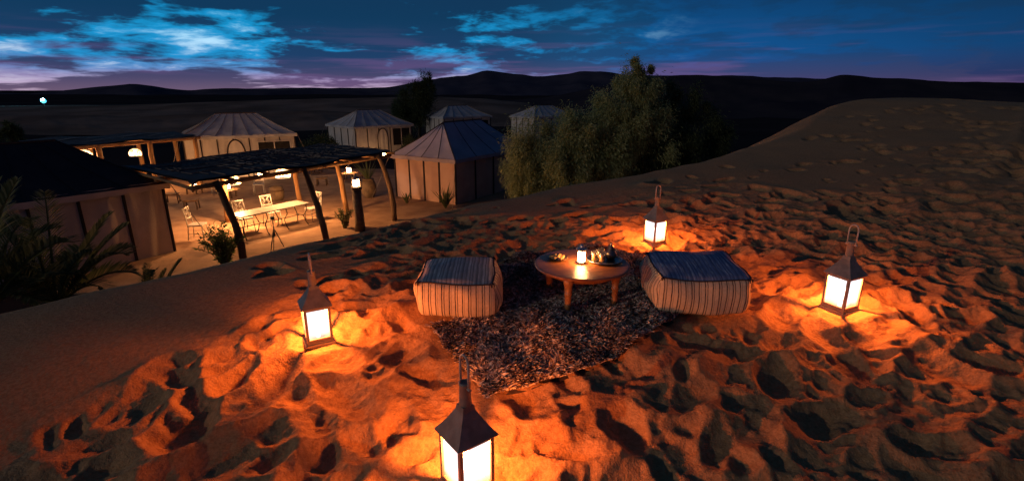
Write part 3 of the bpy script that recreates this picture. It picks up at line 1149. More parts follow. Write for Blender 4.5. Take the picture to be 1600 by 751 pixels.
# cane lying on the cloth, too fine to pick apart
m = MB()
for i in range(420):
    u = random.uniform(0.05, 0.98)
    v = random.betavariate(2.2, 1.3)
    L = random.uniform(0.05, 0.16)
    dv = random.choice((0.0, 0.0, 1.0))
    p = roofp(u, v) + Vector((0, 0, 0.02))
    q = roofp(min(1, u + L * (1 - dv)), max(0, v - L * 1.3 * dv)) + Vector((0, 0, 0.025))
    m.tube([p, q], random.uniform(0.010, 0.02), 4, cap=False)
tag(m.build('cane_mat', 'cane', pg), kind='stuff')
for i in range(8):
    u = i / 7
    m = MB()
    a, b = roofp(u, -0.02), roofp(u, 1.02)
    bent(m, a - Vector((0, 0, 0.11)), b - Vector((0, 0, 0.11)), 0.045, 0.04, (0, 0, 0.02))
    m.build('rafter', 'wood', pg, True)
for v in (0.02, 0.5, 0.98):
    m = MB()
    bent(m, roofp(0, v) - Vector((0, 0, 0.2)), roofp(1, v) - Vector((0, 0, 0.2)), 0.06, 0.055, (0, 0, 0.0), 12)
    m.build('beam', 'wood', pg, True)
posts = [((-7.15, 12.95), (-7.45, 12.75), 'wood_dark', (0.10, 0.05, 0)), ((-5.55, 14.75), (-6.2, 15.2), 'wood_dark', (0.06, 0.0, 0)),  # backlit front posts dark, lamplit rear posts golden: light put into wood colour
         ((-4.15, 17.6), (-4.65, 17.95), 'wood_dark', (0.12, 0.0, 0)), ((-9.95, 17.45), (-9.7, 17.3), 'wood', (-0.03, 0, 0)),
         ((-8.55, 20.3), (-8.4, 19.9), 'wood', (-0.08, 0, 0)), ((-6.25, 18.9), (-6.7, 19.4), 'wood', (0.03, 0, 0))]
for (bx_, by_), (tx_, ty_), wm, bend in posts:
    m = MB()
    bent(m, (bx_ - OX, by_ - OY, -0.05), (tx_ - OX, ty_ - OY, 2.24), 0.105, 0.085, bend)
    m.build('post', wm, pg, True)

fp = thing('pergola', (-17.6, 23.0, CAMP), 0, 'far low pergola with pale cane strips on its roof at left', 'pergola')
OX2, OY2 = -17.6, 23.0
q0, q1, q2, q3 = Vector((-17.8, 19.2)), Vector((-14.7, 24.3)), Vector((-17.6, 27.2)), Vector((-21.2, 22.3))


def roof2(u, v):
    p = q0.lerp(q1, u).lerp(q3.lerp(q2, u), v)
    return Vector((p.x - OX2, p.y - OY2, 2.38 + 0.04 * math.sin(u * 14 + v * 5)))


m = MB()
m.grid(roof2, 30, 14)
m.grid(lambda u, v: roof2(u, v) - Vector((0, 0, 0.05)), 30, 14, flip=True)
m.build('roof_mat', 'shade_cloth', fp, True)
for i in range(16):
    u0 = random.uniform(0, 0.75)
    v0 = random.uniform(0.15, 1.0)
    L, w = random.uniform(0.12, 0.32), random.uniform(0.02, 0.05)
    m = MB()
    m.grid(lambda u, v: roof2(min(1, u0 + L * u), min(1.02, v0 + w * v)) + Vector((0, 0, 0.03 + 0.02 * math.sin(u * 6 + i))), 8, 1)
    m.build('cane_strip', 'cane_pale', fp)
for v in (0.0, 0.5, 1.0):
    m = MB()
    bent(m, roof2(-0.02, v) - Vector((0, 0, 0.13)), roof2(1.02, v) - Vector((0, 0, 0.13)), 0.075, 0.07, (0, 0, 0), 12)
    m.build('beam', 'wood', fp, True)
for u, v in ((0.02, 0), (0.34, 0), (0.66, 0), (0.98, 0), (0.4, 1), (0.72, 1), (0.98, 1), (0.05, 1)):
    p = roof2(u, v)
    m = MB()
    bent(m, (p.x + random.uniform(-.1, .1), p.y, -0.05), (p.x, p.y, 2.3), 0.11, 0.095, (random.uniform(-.05, .05), 0, 0))
    m.build('post', 'wood', fp, True)


# ------------------------------------------------------------------ big lanterns
def make_lantern(pane='lantern_pane', metal='lantern_metal'):
    t = thing('lantern', (0, 0, 0))
    m = MB()
    m.box((0, 0, 0.010), (0.196, 0.196, 0.020))
    m.box((0, 0, 0.027), (0.176, 0.176, 0.014))
    m.build('base', metal, t)
    hb = 0.0770
    for sx in (-1, 1):
        for sy in (-1, 1):
            m = MB()
            m.box((sx * hb, sy * hb, 0.158), (0.017, 0.017, 0.248))
            m.build('corner_post', metal, t)
    pm = None
    for k in range(4):
        a = k * math.pi / 2
        rot = Matrix.Rotation(a, 3, 'Z')
        for z in (0.043, 0.273):
            m = MB()
            m.box(rot @ Vector((0, -hb, z)), (0.137, 0.011, 0.022), rot)
            m.build('rail', metal, t)
        m = MB()
        c = rot @ Vector((0, -hb + 0.003, 0.158))
        m.box(c, (0.140, 0.003, 0.212), rot)
        m.build('pane', pane, t)
    m = MB()
    m.lathe([(0.0, 0.036), (0.013, 0.036), (0.013, 0.085), (0.016, 0.10), (0.026, 0.135), (0.026, 0.155), (0.016, 0.178), (0.0, 0.186)], 14)
    m.build('bulb', 'lantern_bulb', t, True)
    ld = bpy.data.lights.new('lamp_light', 'POINT')
    ld.energy = LANTERN_WATT
    ld.color = (1.0, 0.215, 0.030)
    ld.shadow_soft_size = 0.022
    lo = bpy.data.objects.new('lamp_light', ld)
    COL.objects.link(lo)
    lo.parent = t
    lo.location = (0, 0, 0.225)
    # flared roof, square in plan
    m = MB()
    prof = [(0.0980, 0.280), (0.1005, 0.286), (0.094, 0.295), (0.072, 0.325), (0.050, 0.360), (0.031, 0.396), (0.026, 0.420)]
    vs, fs = [], []
    for h, z in prof:
        vs += [(-h, -h, z), (h, -h, z), (h, h, z), (-h, h, z)]
    for i in range(len(prof) - 1):
        for k in range(4):
            fs.append((i * 4 + k, i * 4 + (k + 1) % 4, i * 4 + 4 + (k + 1) % 4, i * 4 + 4 + k))
    fs.append((3, 2, 1, 0))
    n_ = len(prof) * 4
    fs.append((n_ - 4, n_ - 3, n_ - 2, n_ - 1))
    m.add(vs, fs)
    m.build('roof', metal, t)
    m = MB()
    m.lathe([(0.0265, 0.400), (0.0265, 0.43), (0.0235, 0.512), (0.0255, 0.514), (0.0255, 0.524), (0.019, 0.526), (0.019, 0.516)], 20)
    m.build('chimney', metal, t, True)
    m = MB()
    pts = [(-0.030, 0, 0.498), (-0.032, 0, 0.58)] + [(-0.032 * math.cos(a), 0, 0.608 + 0.038 * math.sin(a)) for a in np.linspace(0, math.pi, 11)] + [(0.032, 0, 0.58), (0.030, 0, 0.498)]
    m.tube(pts, 0.0054, 8)
    h = m.build('handle', 'lantern_wire', t, True)
    for s in (-1, 1):
        m = MB()
        m.tube([(s * 0.020, 0, 0.503), (s * 0.042, 0, 0.503)], 0.0065, 8)
        m.build('rivet', 'lantern_wire', t)
    return t


proto = make_lantern()
LSPEC = [(0, R(-61), 0.94, 'lit lantern on bright sand left of the left pouf'),
         (1, R(-65), 1.0, 'lit lantern on the sand right of the right pouf'),
         (2, R(29), 0.97, 'lit lantern farthest back on the sand behind the right pouf'),
         (3, R(127), 1.10, 'nearest and largest lit lantern cut off by the bottom edge')]
for i, (k, rz, sc, lab) in enumerate(LSPEC):
    o = proto if i == 0 else copy_tree(proto)
    x, y = LANT[k]
    o.location = (x, y, dune_mean(x, y, 0.09) - 0.012)
    o.rotation_euler = (0, 0, rz)
    o.scale = (sc,) * 3
    tag(o, lab, 'lantern', 'tall metal lanterns set out on the sand')
CHK = [tuple(o.location) for o in scene.objects if o.name.startswith('lantern') and o.type == 'EMPTY']


# ------------------------------------------------------------------ rugs
def rug(name, u0, u1, v0, v1, label, pile, n, height, lift, seed, bulge=0.0):
    r = np.random.default_rng(seed)

    def wp(u, v):
        uu, vv = u0 + (u1 - u0) * u, v0 + (v1 - v0) * v
        wob = 0.018 * math.sin(uu * 7 + seed) + 0.012 * math.sin(vv * 11)
        q = RP + E1 * (uu + wob * (1 if v in (0, 1) else 0.7)) + E2 * (vv + 0.02 * math.sin(uu * 5 + 1) - bulge * math.sin(math.pi * u) ** 1.2 * (1 - v))
        z = np.mean([dune_z(q.x + a, q.y + b) for a, b in ((0, 0), (.06, 0), (-.06, 0), (0, .06), (0, -.06))])
        return (q.x, q.y, z + lift + 0.008 * math.sin(uu * 6.1) * math.sin(vv * 7.3 + 1))
    nu, nv = 44, 26
    G = np.array([[wp(i / nu, j / nv) for i in range(nu + 1)] for j in range(nv + 1)])
    m = MB()
    m.grid(lambda u, v: G[int(round(v * nv)), int(round(u * nu))], nu, nv)
    # underside rim
    m.grid(lambda u, v: G[int(round(v * nv)), int(round(u * nu))] - np.array((0, 0, 0.03)), nu, nv, flip=True)
    o = m.build(name, 'rug_base', None, True)
    tag(o, label, 'rug', 'shaggy rugs laid on the sand')
    # shaggy pile
    U, Vv = r.uniform(-0.004, 1.004, n), r.uniform(-0.006, 1.006, n)
    fu, fv = np.clip(U, 0, 1) * nu, np.clip(Vv, 0, 1) * nv
    i, j = np.minimum(fu.astype(int), nu - 1), np.minimum(fv.astype(int), nv - 1)
    a, b = (fu - i)[:, None], (fv - j)[:, None]
    P = (G[j, i] * (1 - a) + G[j, i + 1] * a) * (1 - b) + (G[j + 1, i] * (1 - a) + G[j + 1, i + 1] * a) * b
    flow = 2.2 * fbm(P[:, 0] * 3.2, P[:, 1] * 3.2, 3, seed) * math.pi + r.normal(0, 0.8, n)
    edge = np.minimum(np.minimum(U, 1 - U) * (u1 - u0), np.minimum(Vv, 1 - Vv) * (v1 - v0))
    lean = r.uniform(0.25, 1.25, n)
    hgt = height * r.uniform(0.65, 1.25, n) * (1 + 0.6 * fbm(P[:, 0] * 5, P[:, 1] * 5, 2, seed + 5))
    ox = E1.x * np.where(U < 0.5, -1, 1) * (edge < 0.03) * 0.6
    D = np.stack([np.cos(flow) * lean, np.sin(flow) * lean, np.ones(n)], 1)
    D /= np.linalg.norm(D, axis=1)[:, None]
    side = np.cross(D, np.stack([r.normal(size=n), r.normal(size=n), r.normal(size=n) * 0.3], 1))
    side /= np.linalg.norm(side, axis=1)[:, None]
    w = r.uniform(0.0028, 0.0050, n)[:, None]
    h = hgt[:, None]
    bend = np.stack([np.cos(flow), np.sin(flow), np.full(n, -0.7)], 1) * h * 0.35
    v0_, v1_ = P - side * w * 0.7, P + side * w * 0.7
    mid = P + D * h * 0.6
    v2_, v3_ = mid + side * w, mid - side * w
    tip = P + D * h + bend * 0.6
    v4_, v5_ = tip + side * w * 0.55, tip - side * w * 0.55
    V = np.stack([v0_, v1_, v2_, v3_, v4_, v5_], 1).reshape(-1, 3)
    k = np.arange(n)[:, None] * 6
    F = np.stack([k + np.array([0, 1, 2, 3]), k + np.array([3, 2, 4, 5])], 1).reshape(-1, 4)
    tag(np_mesh('pile', V, F, pile, o), kind='stuff')


rug('shaggy_rug', -0.02, 1.80, 0.0, 0.74, 'front shaggy rug with pale speckled pile, its corner pointing at the nearest lantern', 'rug_front_pile', 80000, 0.046, 0.026, 5, 0.10)
rug('shaggy_rug', 0.22, 2.20, 0.70, 1.60, 'darker shaggy rug under the round table and between the poufs', 'rug_back_pile', 64000, 0.042, 0.030, 6)


# ------------------------------------------------------------------ poufs
def pouf(name, loc, rz, sx, sy, h, label, topm, seed):
    t = thing(name, loc, rz, label, 'pouf', 'striped poufs beside the low table')
    r = 0.052
    rd = random.Random(seed)
    ph = [rd.uniform(0, 6.28) for _ in range(6)]

    def shape(p):
        x, y, z = p                      # point on the cube surface, -1..1 each
        q = Vector((x * sx / 2, y * sy / 2, z * h / 2))
        inn = Vector((max(-sx / 2 + r, min(sx / 2 - r, q.x)), max(-sy / 2 + r, min(sy / 2 - r, q.y)), max(-h / 2 + r, min(h / 2 - r, q.z))))
        d = q - inn
        if d.length > 1e-6:
            q = inn + d.normalized() * min(d.length, r)
        bul = 0.033
        if abs(x) > 0.999:
            q.x += math.copysign(bul * (1 - y * y) * (1 - z * z) + 0.004 * math.sin(y * 9 + ph[0]), x)
        if abs(y) > 0.999:
            q.y += math.copysign(bul * (1 - x * x) * (1 - z * z) + 0.004 * math.sin(x * 9 + ph[1]), y)
        if z > 0.999:
            q.z += 0.030 * (1 - x * x) * (1 - y * y) + 0.006 * math.sin(x * 4 + ph[2]) * math.sin(y * 5 + ph[3])
        squash = 1 + 0.035 * math.cos(q.z / h * math.pi)
        q.x *= squash
        q.y *= squash
        q.x += 0.010 * math.sin(3 * q.z / h + ph[4])
        q.z += 0.006 * math.sin(q.x * 9 + ph[5]) + (0.012 * math.sin(q.x * 5 + q.y * 4 + ph[1]) if z > -0.9 else 0)
        q.x += 0.006 * math.sin(q.z * 31 + q.y * 13 + ph[2])
        q.y += 0.006 * math.sin(q.z * 27 + q.x * 15 + ph[3])
        return (q.x, q.y, q.z + h / 2)
    N, NZ = 26, 14
    faces = [('side_panel', lambda u, v: (2 * u - 1, -1, 2 * v - 1), 'stripe_x', False), ('side_panel', lambda u, v: (2 * u - 1, 1, 2 * v - 1), 'stripe_x', True),
             ('side_panel', lambda u, v: (1, 2 * u - 1, 2 * v - 1), 'stripe_y', False), ('side_panel', lambda u, v: (-1, 2 * u - 1, 2 * v - 1), 'stripe_y', True),
             ('top_panel', lambda u, v: (2 * u - 1, 2 * v - 1, 1), topm, False)]
    for nm, fn, mm, fl in faces:
        m = MB()
        m.grid(lambda u, v: shape(fn(u, v)), N, NZ if nm == 'side_panel' else N, fl)
        m.build(nm, mm, t, True)
    m = MB()
    m.grid(lambda u, v: shape((2 * u - 1, 2 * v - 1, -1)), 6, 6, True)
    m.build('bottom_panel', 'stripe_x', t)
    # corded seam round the top
    ring = []
    for k in range(4):
        for i in range(20):
            s = -1 + 2 * i / 20
            p = [(s, -1), (1, s), (-s, 1), (-1, -s)][k]
            q = Vector(shape((p[0], p[1], 1.0)))
            ring.append(q + Vector((p[0] * 0.001, p[1] * 0.001, 0.001)))
    ring.append(ring[0])
    m = MB()
    m.tube(ring, 0.0055, 6, cap=False)
    m.build('piping', 'piping_dark', t, True)
    for (cx, cy) in ((-1, -1), (1, -1), (1, 1), (-1, 1)):
        q = Vector(shape((cx, cy, 1.0)))
        m = MB()
        for i in range(5):
            a = rd.uniform(0, 6.28)
            m.tube([q, q + Vector((0.012 * math.cos(a), 0.012 * math.sin(a), 0.010)), q + Vector((0.02 * math.cos(a), 0.02 * math.sin(a), -0.012))], [0.004, 0.005, 0.003], 5)
        m.build('tassel', 'piping_dark', t, True)
    return t


pouf('pouf', (-0.385, 3.55, dune_mean(-0.385, 3.55, 0.2) + 0.012), R(1), 0.545, 0.555, 0.275, 'left striped pouf with grey blue top beside the low table', 'stripe_top', 1)
pouf('pouf', (1.365, 3.62, dune_mean(1.365, 3.62, 0.2) + 0.022), R(-4), 0.63, 0.62, 0.285, 'right striped pouf with deep blue top beside the low table', 'stripe_top_blue', 2)

# ------------------------------------------------------------------ low table and what stands on it
TX, TY = 0.52, 3.60
TZ = dune_mean(TX, TY, 0.2) + 0.03
TT = 0.31 - 0.0
tb = thing('low_table', (TX, TY, TZ), R(12), 'low round wooden tea table standing on the shaggy rug', 'table')
TOPZ = 0.285
m = MB()
m.lathe([(0.0, TOPZ - 0.026), (0.335, TOPZ - 0.026), (0.348, TOPZ - 0.020), (0.352, TOPZ - 0.010), (0.348, TOPZ - 0.002), (0.338, TOPZ), (0.0, TOPZ)], 64)
m.build('tabletop', 'table_wood', tb, False)
m = MB()
m.lathe([(0.22, TOPZ - 0.075), (0.245, TOPZ - 0.075), (0.255, TOPZ - 0.03), (0.22, TOPZ - 0.03)], 40)
m.build('apron', 'table_wood', tb, True)
for k in range(4):
    a = R(-130 + 90 * k)
    m = MB()
    c = (0.262 * math.cos(a), 0.262 * math.sin(a), 0)
    m.lathe([(0.017, -0.03), (0.019, 0.0), (0.021, 0.03), (0.024, 0.036), (0.024, 0.044), (0.022, 0.05), (0.024, 0.12), (0.029, 0.128), (0.029, 0.140), (0.025, 0.146),
             (0.030, 0.20), (0.036, 0.21), (0.036, TOPZ - 0.028)], 16, c)
    m.build('leg', 'leg_wood', tb, True)
TS = TZ + TOPZ + 0.001

# small silvery lantern
sl = thing('table_lantern', (0.515, 3.60, TS), R(20), 'small lit silver lantern with crown top on the low round table', 'lantern')
m = MB()
m.lathe([(0.040, 0.0), (0.042, 0.004), (0.040, 0.012), (0.034, 0.016), (0.0, 0.016)], 24)
m.build('base', 'silver', sl, True)
m = MB()
m.lathe([(0.0, 0.017), (0.028, 0.017), (0.028, 0.094), (0.0, 0.094)], 24)
m.build('glass_shade', 'small_pane', sl, True)
for k in range(6):
    a = k * math.pi / 3
    m = MB()
    m.tube([(0.031 * math.cos(a), 0.031 * math.sin(a), 0.014), (0.031 * math.cos(a), 0.031 * math.sin(a), 0.097)], 0.0022, 6)
    m.build('bar', 'silver', sl, True)
m = MB()
m.lathe([(0.036, 0.095), (0.040, 0.098), (0.036, 0.110), (0.024, 0.118), (0.014, 0.122), (0.017, 0.130), (0.012, 0.140), (0.005, 0.146), (0.0, 0.150)], 24)
m.build('crown', 'silver', sl, True)
for k in range(10):
    a = k * math.pi / 5
    m = MB()
    m.lathe([(0.0, -0.006), (0.006, -0.003), (0.007, 0.003), (0.0, 0.008)], 8, (0.037 * math.cos(a), 0.037 * math.sin(a), 0.108))
    m.build('crown_bead', 'silver', sl, True)
m = MB()
m.tube([(0.034, 0, 0.112), (0.052, 0, 0.124), (0.060, 0, 0.116)], 0.003, 6)
m.build('handle', 'silver', sl, True)

tray = thing('serving_tray', (0.695, 3.655, TS), 0, 'round metal serving tray holding glasses and teapot', 'tray')
m = MB()
m.lathe([(0.0, 0.0), (0.105, 0.0), (0.128, 0.012), (0.131, 0.012), (0.108, -0.0005 + 0.004), (0.0, 0.004)], 40)
m.build('dish', 'silver_dark', tray, True)
m = MB()
m.tube([(0.1295 * math.cos(a), 0.1295 * math.sin(a), 0.013) for a in np.linspace(0, 2 * math.pi, 41)], 0.0028, 6, cap=False)
m.build('rim', 'silver', tray, True)
GL = [(0.615, 3.625, 'tea glass nearest the small silver lantern on the tray'), (0.662, 3.685, 'tea glass at the back of the tray'),
      (0.668, 3.605, 'tea glass at the front middle of the tray')]
for i, (gx, gy, lab) in enumerate(GL):
    g = thing('tea_glass', (gx, gy, TS + 0.0048), 0, lab, 'glass', 'glasses of amber tea on the tray')
    m = MB()
    m.lathe([(0.019, 0.0), (0.021, 0.004), (0.022, 0.04), (0.026, 0.078), (0.0245, 0.078), (0.0205, 0.04), (0.0195, 0.006), (0.0, 0.006)], 20)
    m.build('tumbler', 'clear_glass', g, True)
    m = MB()
    m.lathe([(0.0, 0.007), (0.0188, 0.007), (0.0198, 0.04), (0.0208, 0.052), (0.0, 0.052)], 20)
    m.build('tea', 'tea', g, True)
tp = thing('teapot', (0.745, 3.675, TS + 0.0048), R(-35), 'dark metal teapot with a pointed lid on the tray', 'teapot')
m = MB()
m.lathe([(0.026, 0.0), (0.030, 0.004), (0.040, 0.022), (0.043, 0.038), (0.037, 0.056), (0.024, 0.072), (0.021, 0.080), (0.0, 0.080)], 24)
m.build('body', 'silver_dark', tp, True)
m = MB()
m.lathe([(0.024, 0.081), (0.022, 0.088), (0.012, 0.104), (0.006, 0.112), (0.009, 0.118), (0.005, 0.128), (0.0, 0.134)], 20)
m.build('lid', 'silver_dark', tp, True)
m = MB()
m.tube([(-0.036, 0, 0.028), (-0.056, 0, 0.044), (-0.066, 0, 0.074), (-0.078, 0, 0.086)], [0.010, 0.008, 0.006, 0.005], 8)
m.build('spout', 'silver_dark', tp, True)
m = MB()
m.tube([(0.024, 0, 0.074), (0.052, 0, 0.078), (0.066, 0, 0.056), (0.058, 0, 0.032), (0.040, 0, 0.024)], 0.005, 8)
m.build('handle', 'silver_dark', tp, True)

pl = thing('snack_plate', (0.345, 3.695, TS), 0, 'small dark plate of pastries on the left of the low table', 'plate')
m = MB()
m.lathe([(0.0, 0.0), (0.055, 0.0), (0.082, 0.012), (0.084, 0.013), (0.060, 0.004), (0.0, 0.004)], 32)
m.build('dish', 'ceramic_dark', pl, True)
for i in range(11):
    a, rr = i * 2.4, 0.052 * math.sqrt((i + 0.4) / 11)
    m = MB()
    m.lathe([(0.0, 0.0), (0.012, 0.002), (0.016, 0.009), (0.011, 0.017), (0.0, 0.020)], 9)
    o = m.build('pastry', 'pastry', None, True)
    o.location = (0.345 + rr * math.cos(a), 3.695 + rr * math.sin(a), TS + 0.005 + (0.011 if i < 4 else 0))
    o.rotation_euler = (random.uniform(-.4, .4), random.uniform(-.4, .4), a)
    o.scale = (random.uniform(0.8, 1.25), random.uniform(0.8, 1.1), 1)
    tag(o, 'golden pastry heaped on the small dark plate', 'pastry', 'pastries on the plate')


# ------------------------------------------------------------------ camp furniture
def dining_table():
    t = thing('dining_table', (-7.85, 16.25, CAMP), R(57.6), 'long pale topped wrought iron dining table under the near pergola', 'table')
    for k in range(3):
        m = MB()
        m.box((-0.82 + 0.82 * k, 0, 0.74), (0.805, 0.74, 0.035))
        m.build('tabletop', 'mosaic_top', t)
    for sx in (-1.1, -0.35, 0.35, 1.1):
        for sy in (-1, 1):
            m = MB()
            m.tube([(sx, sy * 0.30, 0.72), (sx * 1.0, sy * 0.34, 0.55), (sx * 0.97, sy * 0.16, 0.32), (sx, sy * 0.24, 0.1), (sx * 1.02, sy * 0.34, 0.0)], 0.016, 6)
            m.build('leg', 'iron', t, True)
    m = MB()
    m.tube([(-1.05, 0, 0.34), (1.05, 0, 0.34)], 0.014, 6)
    for sx in (-1.05, 1.05):
        m.tube([(sx, -0.2, 0.34), (sx, 0.2, 0.34)], 0.014, 6)
    m.build('stretcher', 'iron', t, True)


dining_table()


def make_chair():
    t = thing('dining_chair', (0, 0, 0))
    m = MB()
    m.box((0, 0, 0.45), (0.42, 0.42, 0.045))
    m.build('seat', 'white_metal', t)
    for sx in (-1, 1):
        m = MB()
        m.tube([(sx * 0.19, -0.19, 0.43), (sx * 0.205, -0.215, 0.0)], 0.014, 6)
        m.build('leg', 'white_metal', t, True)
        m = MB()
        m.tube([(sx * 0.205, 0.235, 0.0), (sx * 0.19, 0.19, 0.43), (sx * 0.19, 0.22, 0.72), (sx * 0.185, 0.26, 0.98)], 0.015, 6)
        m.build('leg', 'white_metal', t, True)
    m = MB()
    m.box((0, 0.262, 0.975), (0.40, 0.028, 0.05))
    m.box((0, 0.225, 0.66), (0.36, 0.024, 0.035))
    for s in (-1, 1):
        m.tube([(s * 0.02, 0.228, 0.67), (s * 0.13, 0.238, 0.76), (s * 0.06, 0.248, 0.86), (s * 0.15, 0.258, 0.96)], 0.010, 5)
        m.tube([(s * 0.17, 0.228, 0.67), (s * 0.02, 0.243, 0.82), (s * 0.10, 0.258, 0.96)], 0.009, 5)
    m.build('backrest', 'white_metal', t, True)
    m = MB()
    for s in (-1, 1):
        m.tube([(s * 0.2, -0.2, 0.2), (s * 0.2, 0.21, 0.2)], 0.009, 5)
    m.build('stretcher', 'white_metal', t, True)
    return t


ch = make_chair()
CSPEC = [((-8.72, 16.18), R(57.6), 'white metal chair at the back of the dining table, nearer its left end'),
         ((-8.22, 17.06), R(57.6), 'white metal chair at the back of the dining table, nearer the middle'),
         ((-7.0, 17.62), R(-36), 'white metal chair at the right hand end of the dining table'),
         ((-9.75, 15.35), R(100), 'white metal chair standing off the left end of the dining table'),
         ((-13.1, 22.6), R(-30), 'white chair between the two leftmost low camp tables'),
         ((-11.2, 22.4), R(20), 'empty white chair standing alone near the clay barrel')]
for i, ((x, y), rz, lab) in enumerate(CSPEC):
    o = ch if i == 0 else copy_tree(ch)
    o.location = (x, y, CAMP)
    o.rotation_euler = (0, 0, rz)
    tag(o, lab, 'chair', 'white metal chairs under the pergola')


def make_low_table():
    t = thing('low_table', (0, 0, 0))
    m = MB()
    m.lathe([(0.0, 0.30), (0.42, 0.30), (0.45, 0.315), (0.45, 0.335), (0.0, 0.34)], 28)
    m.build('tabletop', 'wood', t)
    for k in range(4):
        a = R(45 + 90 * k)
        m = MB()
        m.tube([(0.30 * math.cos(a), 0.30 * math.sin(a), 0.0), (0.29 * math.cos(a), 0.29 * math.sin(a), 0.30)], 0.035, 8)
        m.build('leg', 'wood_dark', t, True)
    return t


LT = [((-14.2, 22.6), 'round low camp table with lantern, farthest left under the near pergola roof'),
      ((-12.2, 21.7), 'round low camp table with lantern behind the first golden post'),
      ((-10.9, 28.5), 'round low camp table with lantern at the far side of the terrace'),
      ((-8.4, 26.3), 'round low camp table with lantern right of the third golden post')]
lt = make_low_table()
for i, ((x, y), lab) in enumerate(LT):
    o = lt if i == 0 else copy_tree(lt)
    o.location = (x, y, CAMP)
    tag(o, lab, 'table', 'low tables on the camp terrace')


def camp_lantern():
    """small squat camp lantern: pierced metal around a glowing core"""
    t = thing('camp_lantern', (0, 0, 0))
    m = MB()
    m.lathe([(0.0, 0.0), (0.15, 0.0), (0.15, 0.03), (0.12, 0.045), (0.0, 0.045)], 16)
    m.build('base', 'white_metal', t)
    m = MB()
    m.lathe([(0.0, 0.05), (0.085, 0.05), (0.095, 0.15), (0.085, 0.25), (0.0, 0.25)], 12)
    m.build('pane', 'camp_pane', t)
    for k in range(8):
        a = k * math.pi / 4
        m = MB()
        m.tube([(0.11 * math.cos(a), 0.11 * math.sin(a), 0.04), (0.125 * math.cos(a), 0.125 * math.sin(a), 0.15), (0.105 * math.cos(a), 0.105 * math.sin(a), 0.26)], 0.013, 5)
        m.build('bar', 'white_metal', t, True)
    m = MB()
    m.lathe([(0.13, 0.255), (0.135, 0.27), (0.10, 0.31), (0.05, 0.35), (0.025, 0.37), (0.035, 0.39), (0.0, 0.42)], 12)
    m.build('dome', 'white_metal', t, True)
    m = MB()
    m.tube([(0.05 * math.cos(a), 0, 0.43 + 0.05 * math.sin(a)) for a in np.linspace(0, 2 * math.pi, 13)], 0.008, 5, cap=False)
    m.build('ring', 'white_metal', t, True)
    return t


CL_ = [((-14.2, 22.6, CAMP + 0.341), 'lit camp lantern on the low table farthest left'), ((-12.2, 21.7, CAMP + 0.341), 'lit camp lantern on the low table behind the first golden post'),
       ((-10.9, 28.5, CAMP + 0.341), 'lit camp lantern on the table at the far side of the terrace'), ((-8.4, 26.3, CAMP + 0.341), 'lit camp lantern on the table right of the third golden post'),
       ((-5.0, 16.25, CAMP + 1.45), 'lit camp lantern on top of the dark stone post'), ((-8.9, 35.9, CAMP - 0.03), 'lit camp lantern on the ground in front of the pale tent with the lone tree'),
       ((-13.2, 26.7, CAMP), 'lit camp lantern on the ground by the long cream tent windows')]
cl = camp_lantern()
for i, (p, lab) in enumerate(CL_):
    o = cl if i == 0 else copy_tree(cl)
    o.location = p
    tag(o, lab, 'lantern', 'small lit lanterns around the camp')

# dark post carrying a lantern
sp = thing('stone_post', (-5.0, 16.25, CAMP), 0.3, 'dark rough post carrying a lit lantern beside the pergola', 'post')
m = MB()
m.tube([(0, 0, -0.05), (0.02, 0.0, 0.4), (-0.01, 0.02, 0.9), (0.0, 0, 1.38)], [0.17, 0.15, 0.145, 0.14], 9)
m.build('shaft', 'stone_post', sp, True)
m = MB()
m.lathe([(0.0, 1.37), (0.17, 1.37), (0.18, 1.41), (0.17, 1.449), (0.0, 1.449)], 12)
m.build('cap', 'stone_post', sp)


# hanging wicker lamps
def pendant(loc, drop, label, power, group='wicker lamps hanging under the pergolas'):
    t = thing('pendant_lamp', loc, 0, label, 'lamp', group)
    m = MB()
    m.tube([(0, 0, 0.18), (0, 0, drop)], 0.01, 5)
    m.build('cord', 'iron', t)
    m = MB()
    for k in range(14):
        a = k * 2 * math.pi / 14
        m.tube([(r_ * math.cos(a + tw), r_ * math.sin(a + tw), z) for r_, z, tw in ((0.05, 0.18, 0), (0.17, 0.12, .1), (0.24, 0.0, .25), (0.22, -0.12, .4))], 0.014, 5)
    for r_, z in ((0.17, 0.12), (0.24, 0.0), (0.22, -0.12)):
        m.tube([(r_ * math.cos(a), r_ * math.sin(a), z) for a in np.linspace(0, 2 * math.pi, 25)], 0.014, 5, cap=False)
    m.build('wicker_shade', 'wicker_glow', t, True)
    m = MB()
    m.lathe([(0.0, -0.05), (0.03, -0.03), (0.04, 0.0), (0.03, 0.04), (0.015, 0.07), (0.0, 0.08)], 12)
    m.build('bulb', 'bulb', t, True)
    ld = bpy.data.lights.new('lamp_light', 'POINT')
    ld.energy = power
    ld.color = (1.0, 0.46, 0.17)
    ld.shadow_soft_size = 0.06
    lo = bpy.data.objects.new('lamp_light', ld)
    COL.objects.link(lo)
    lo.parent = t
    lo.location = (0, 0, -0.11)
    return t


pendant((-7.6, 16.9, -1.12), 0.46, 'wicker lamp hanging over the dining table', 450)
pendant((-9.3, 16.9, -1.35), 0.70, 'wicker lamp hanging left of the dining table', 450)
pendant((-17.4, 21.0, -0.98), 0.36, 'wicker lamp hanging at the left end of the far pergola', 210)
pendant((-16.8, 23.0, -1.15), 0.5, 'wicker lamp hanging in the middle of the far pergola', 210)


# urn, barrel, stools
def lathe_thing(name, loc, parts, label, cat, group=None, rz=0):
    t = thing(name, loc, rz, label, cat, group)
    for nm, prof, mm, n_ in parts:
        m = MB()
        m.lathe(prof, n_)
        m.build(nm, mm, t, True)
    return t


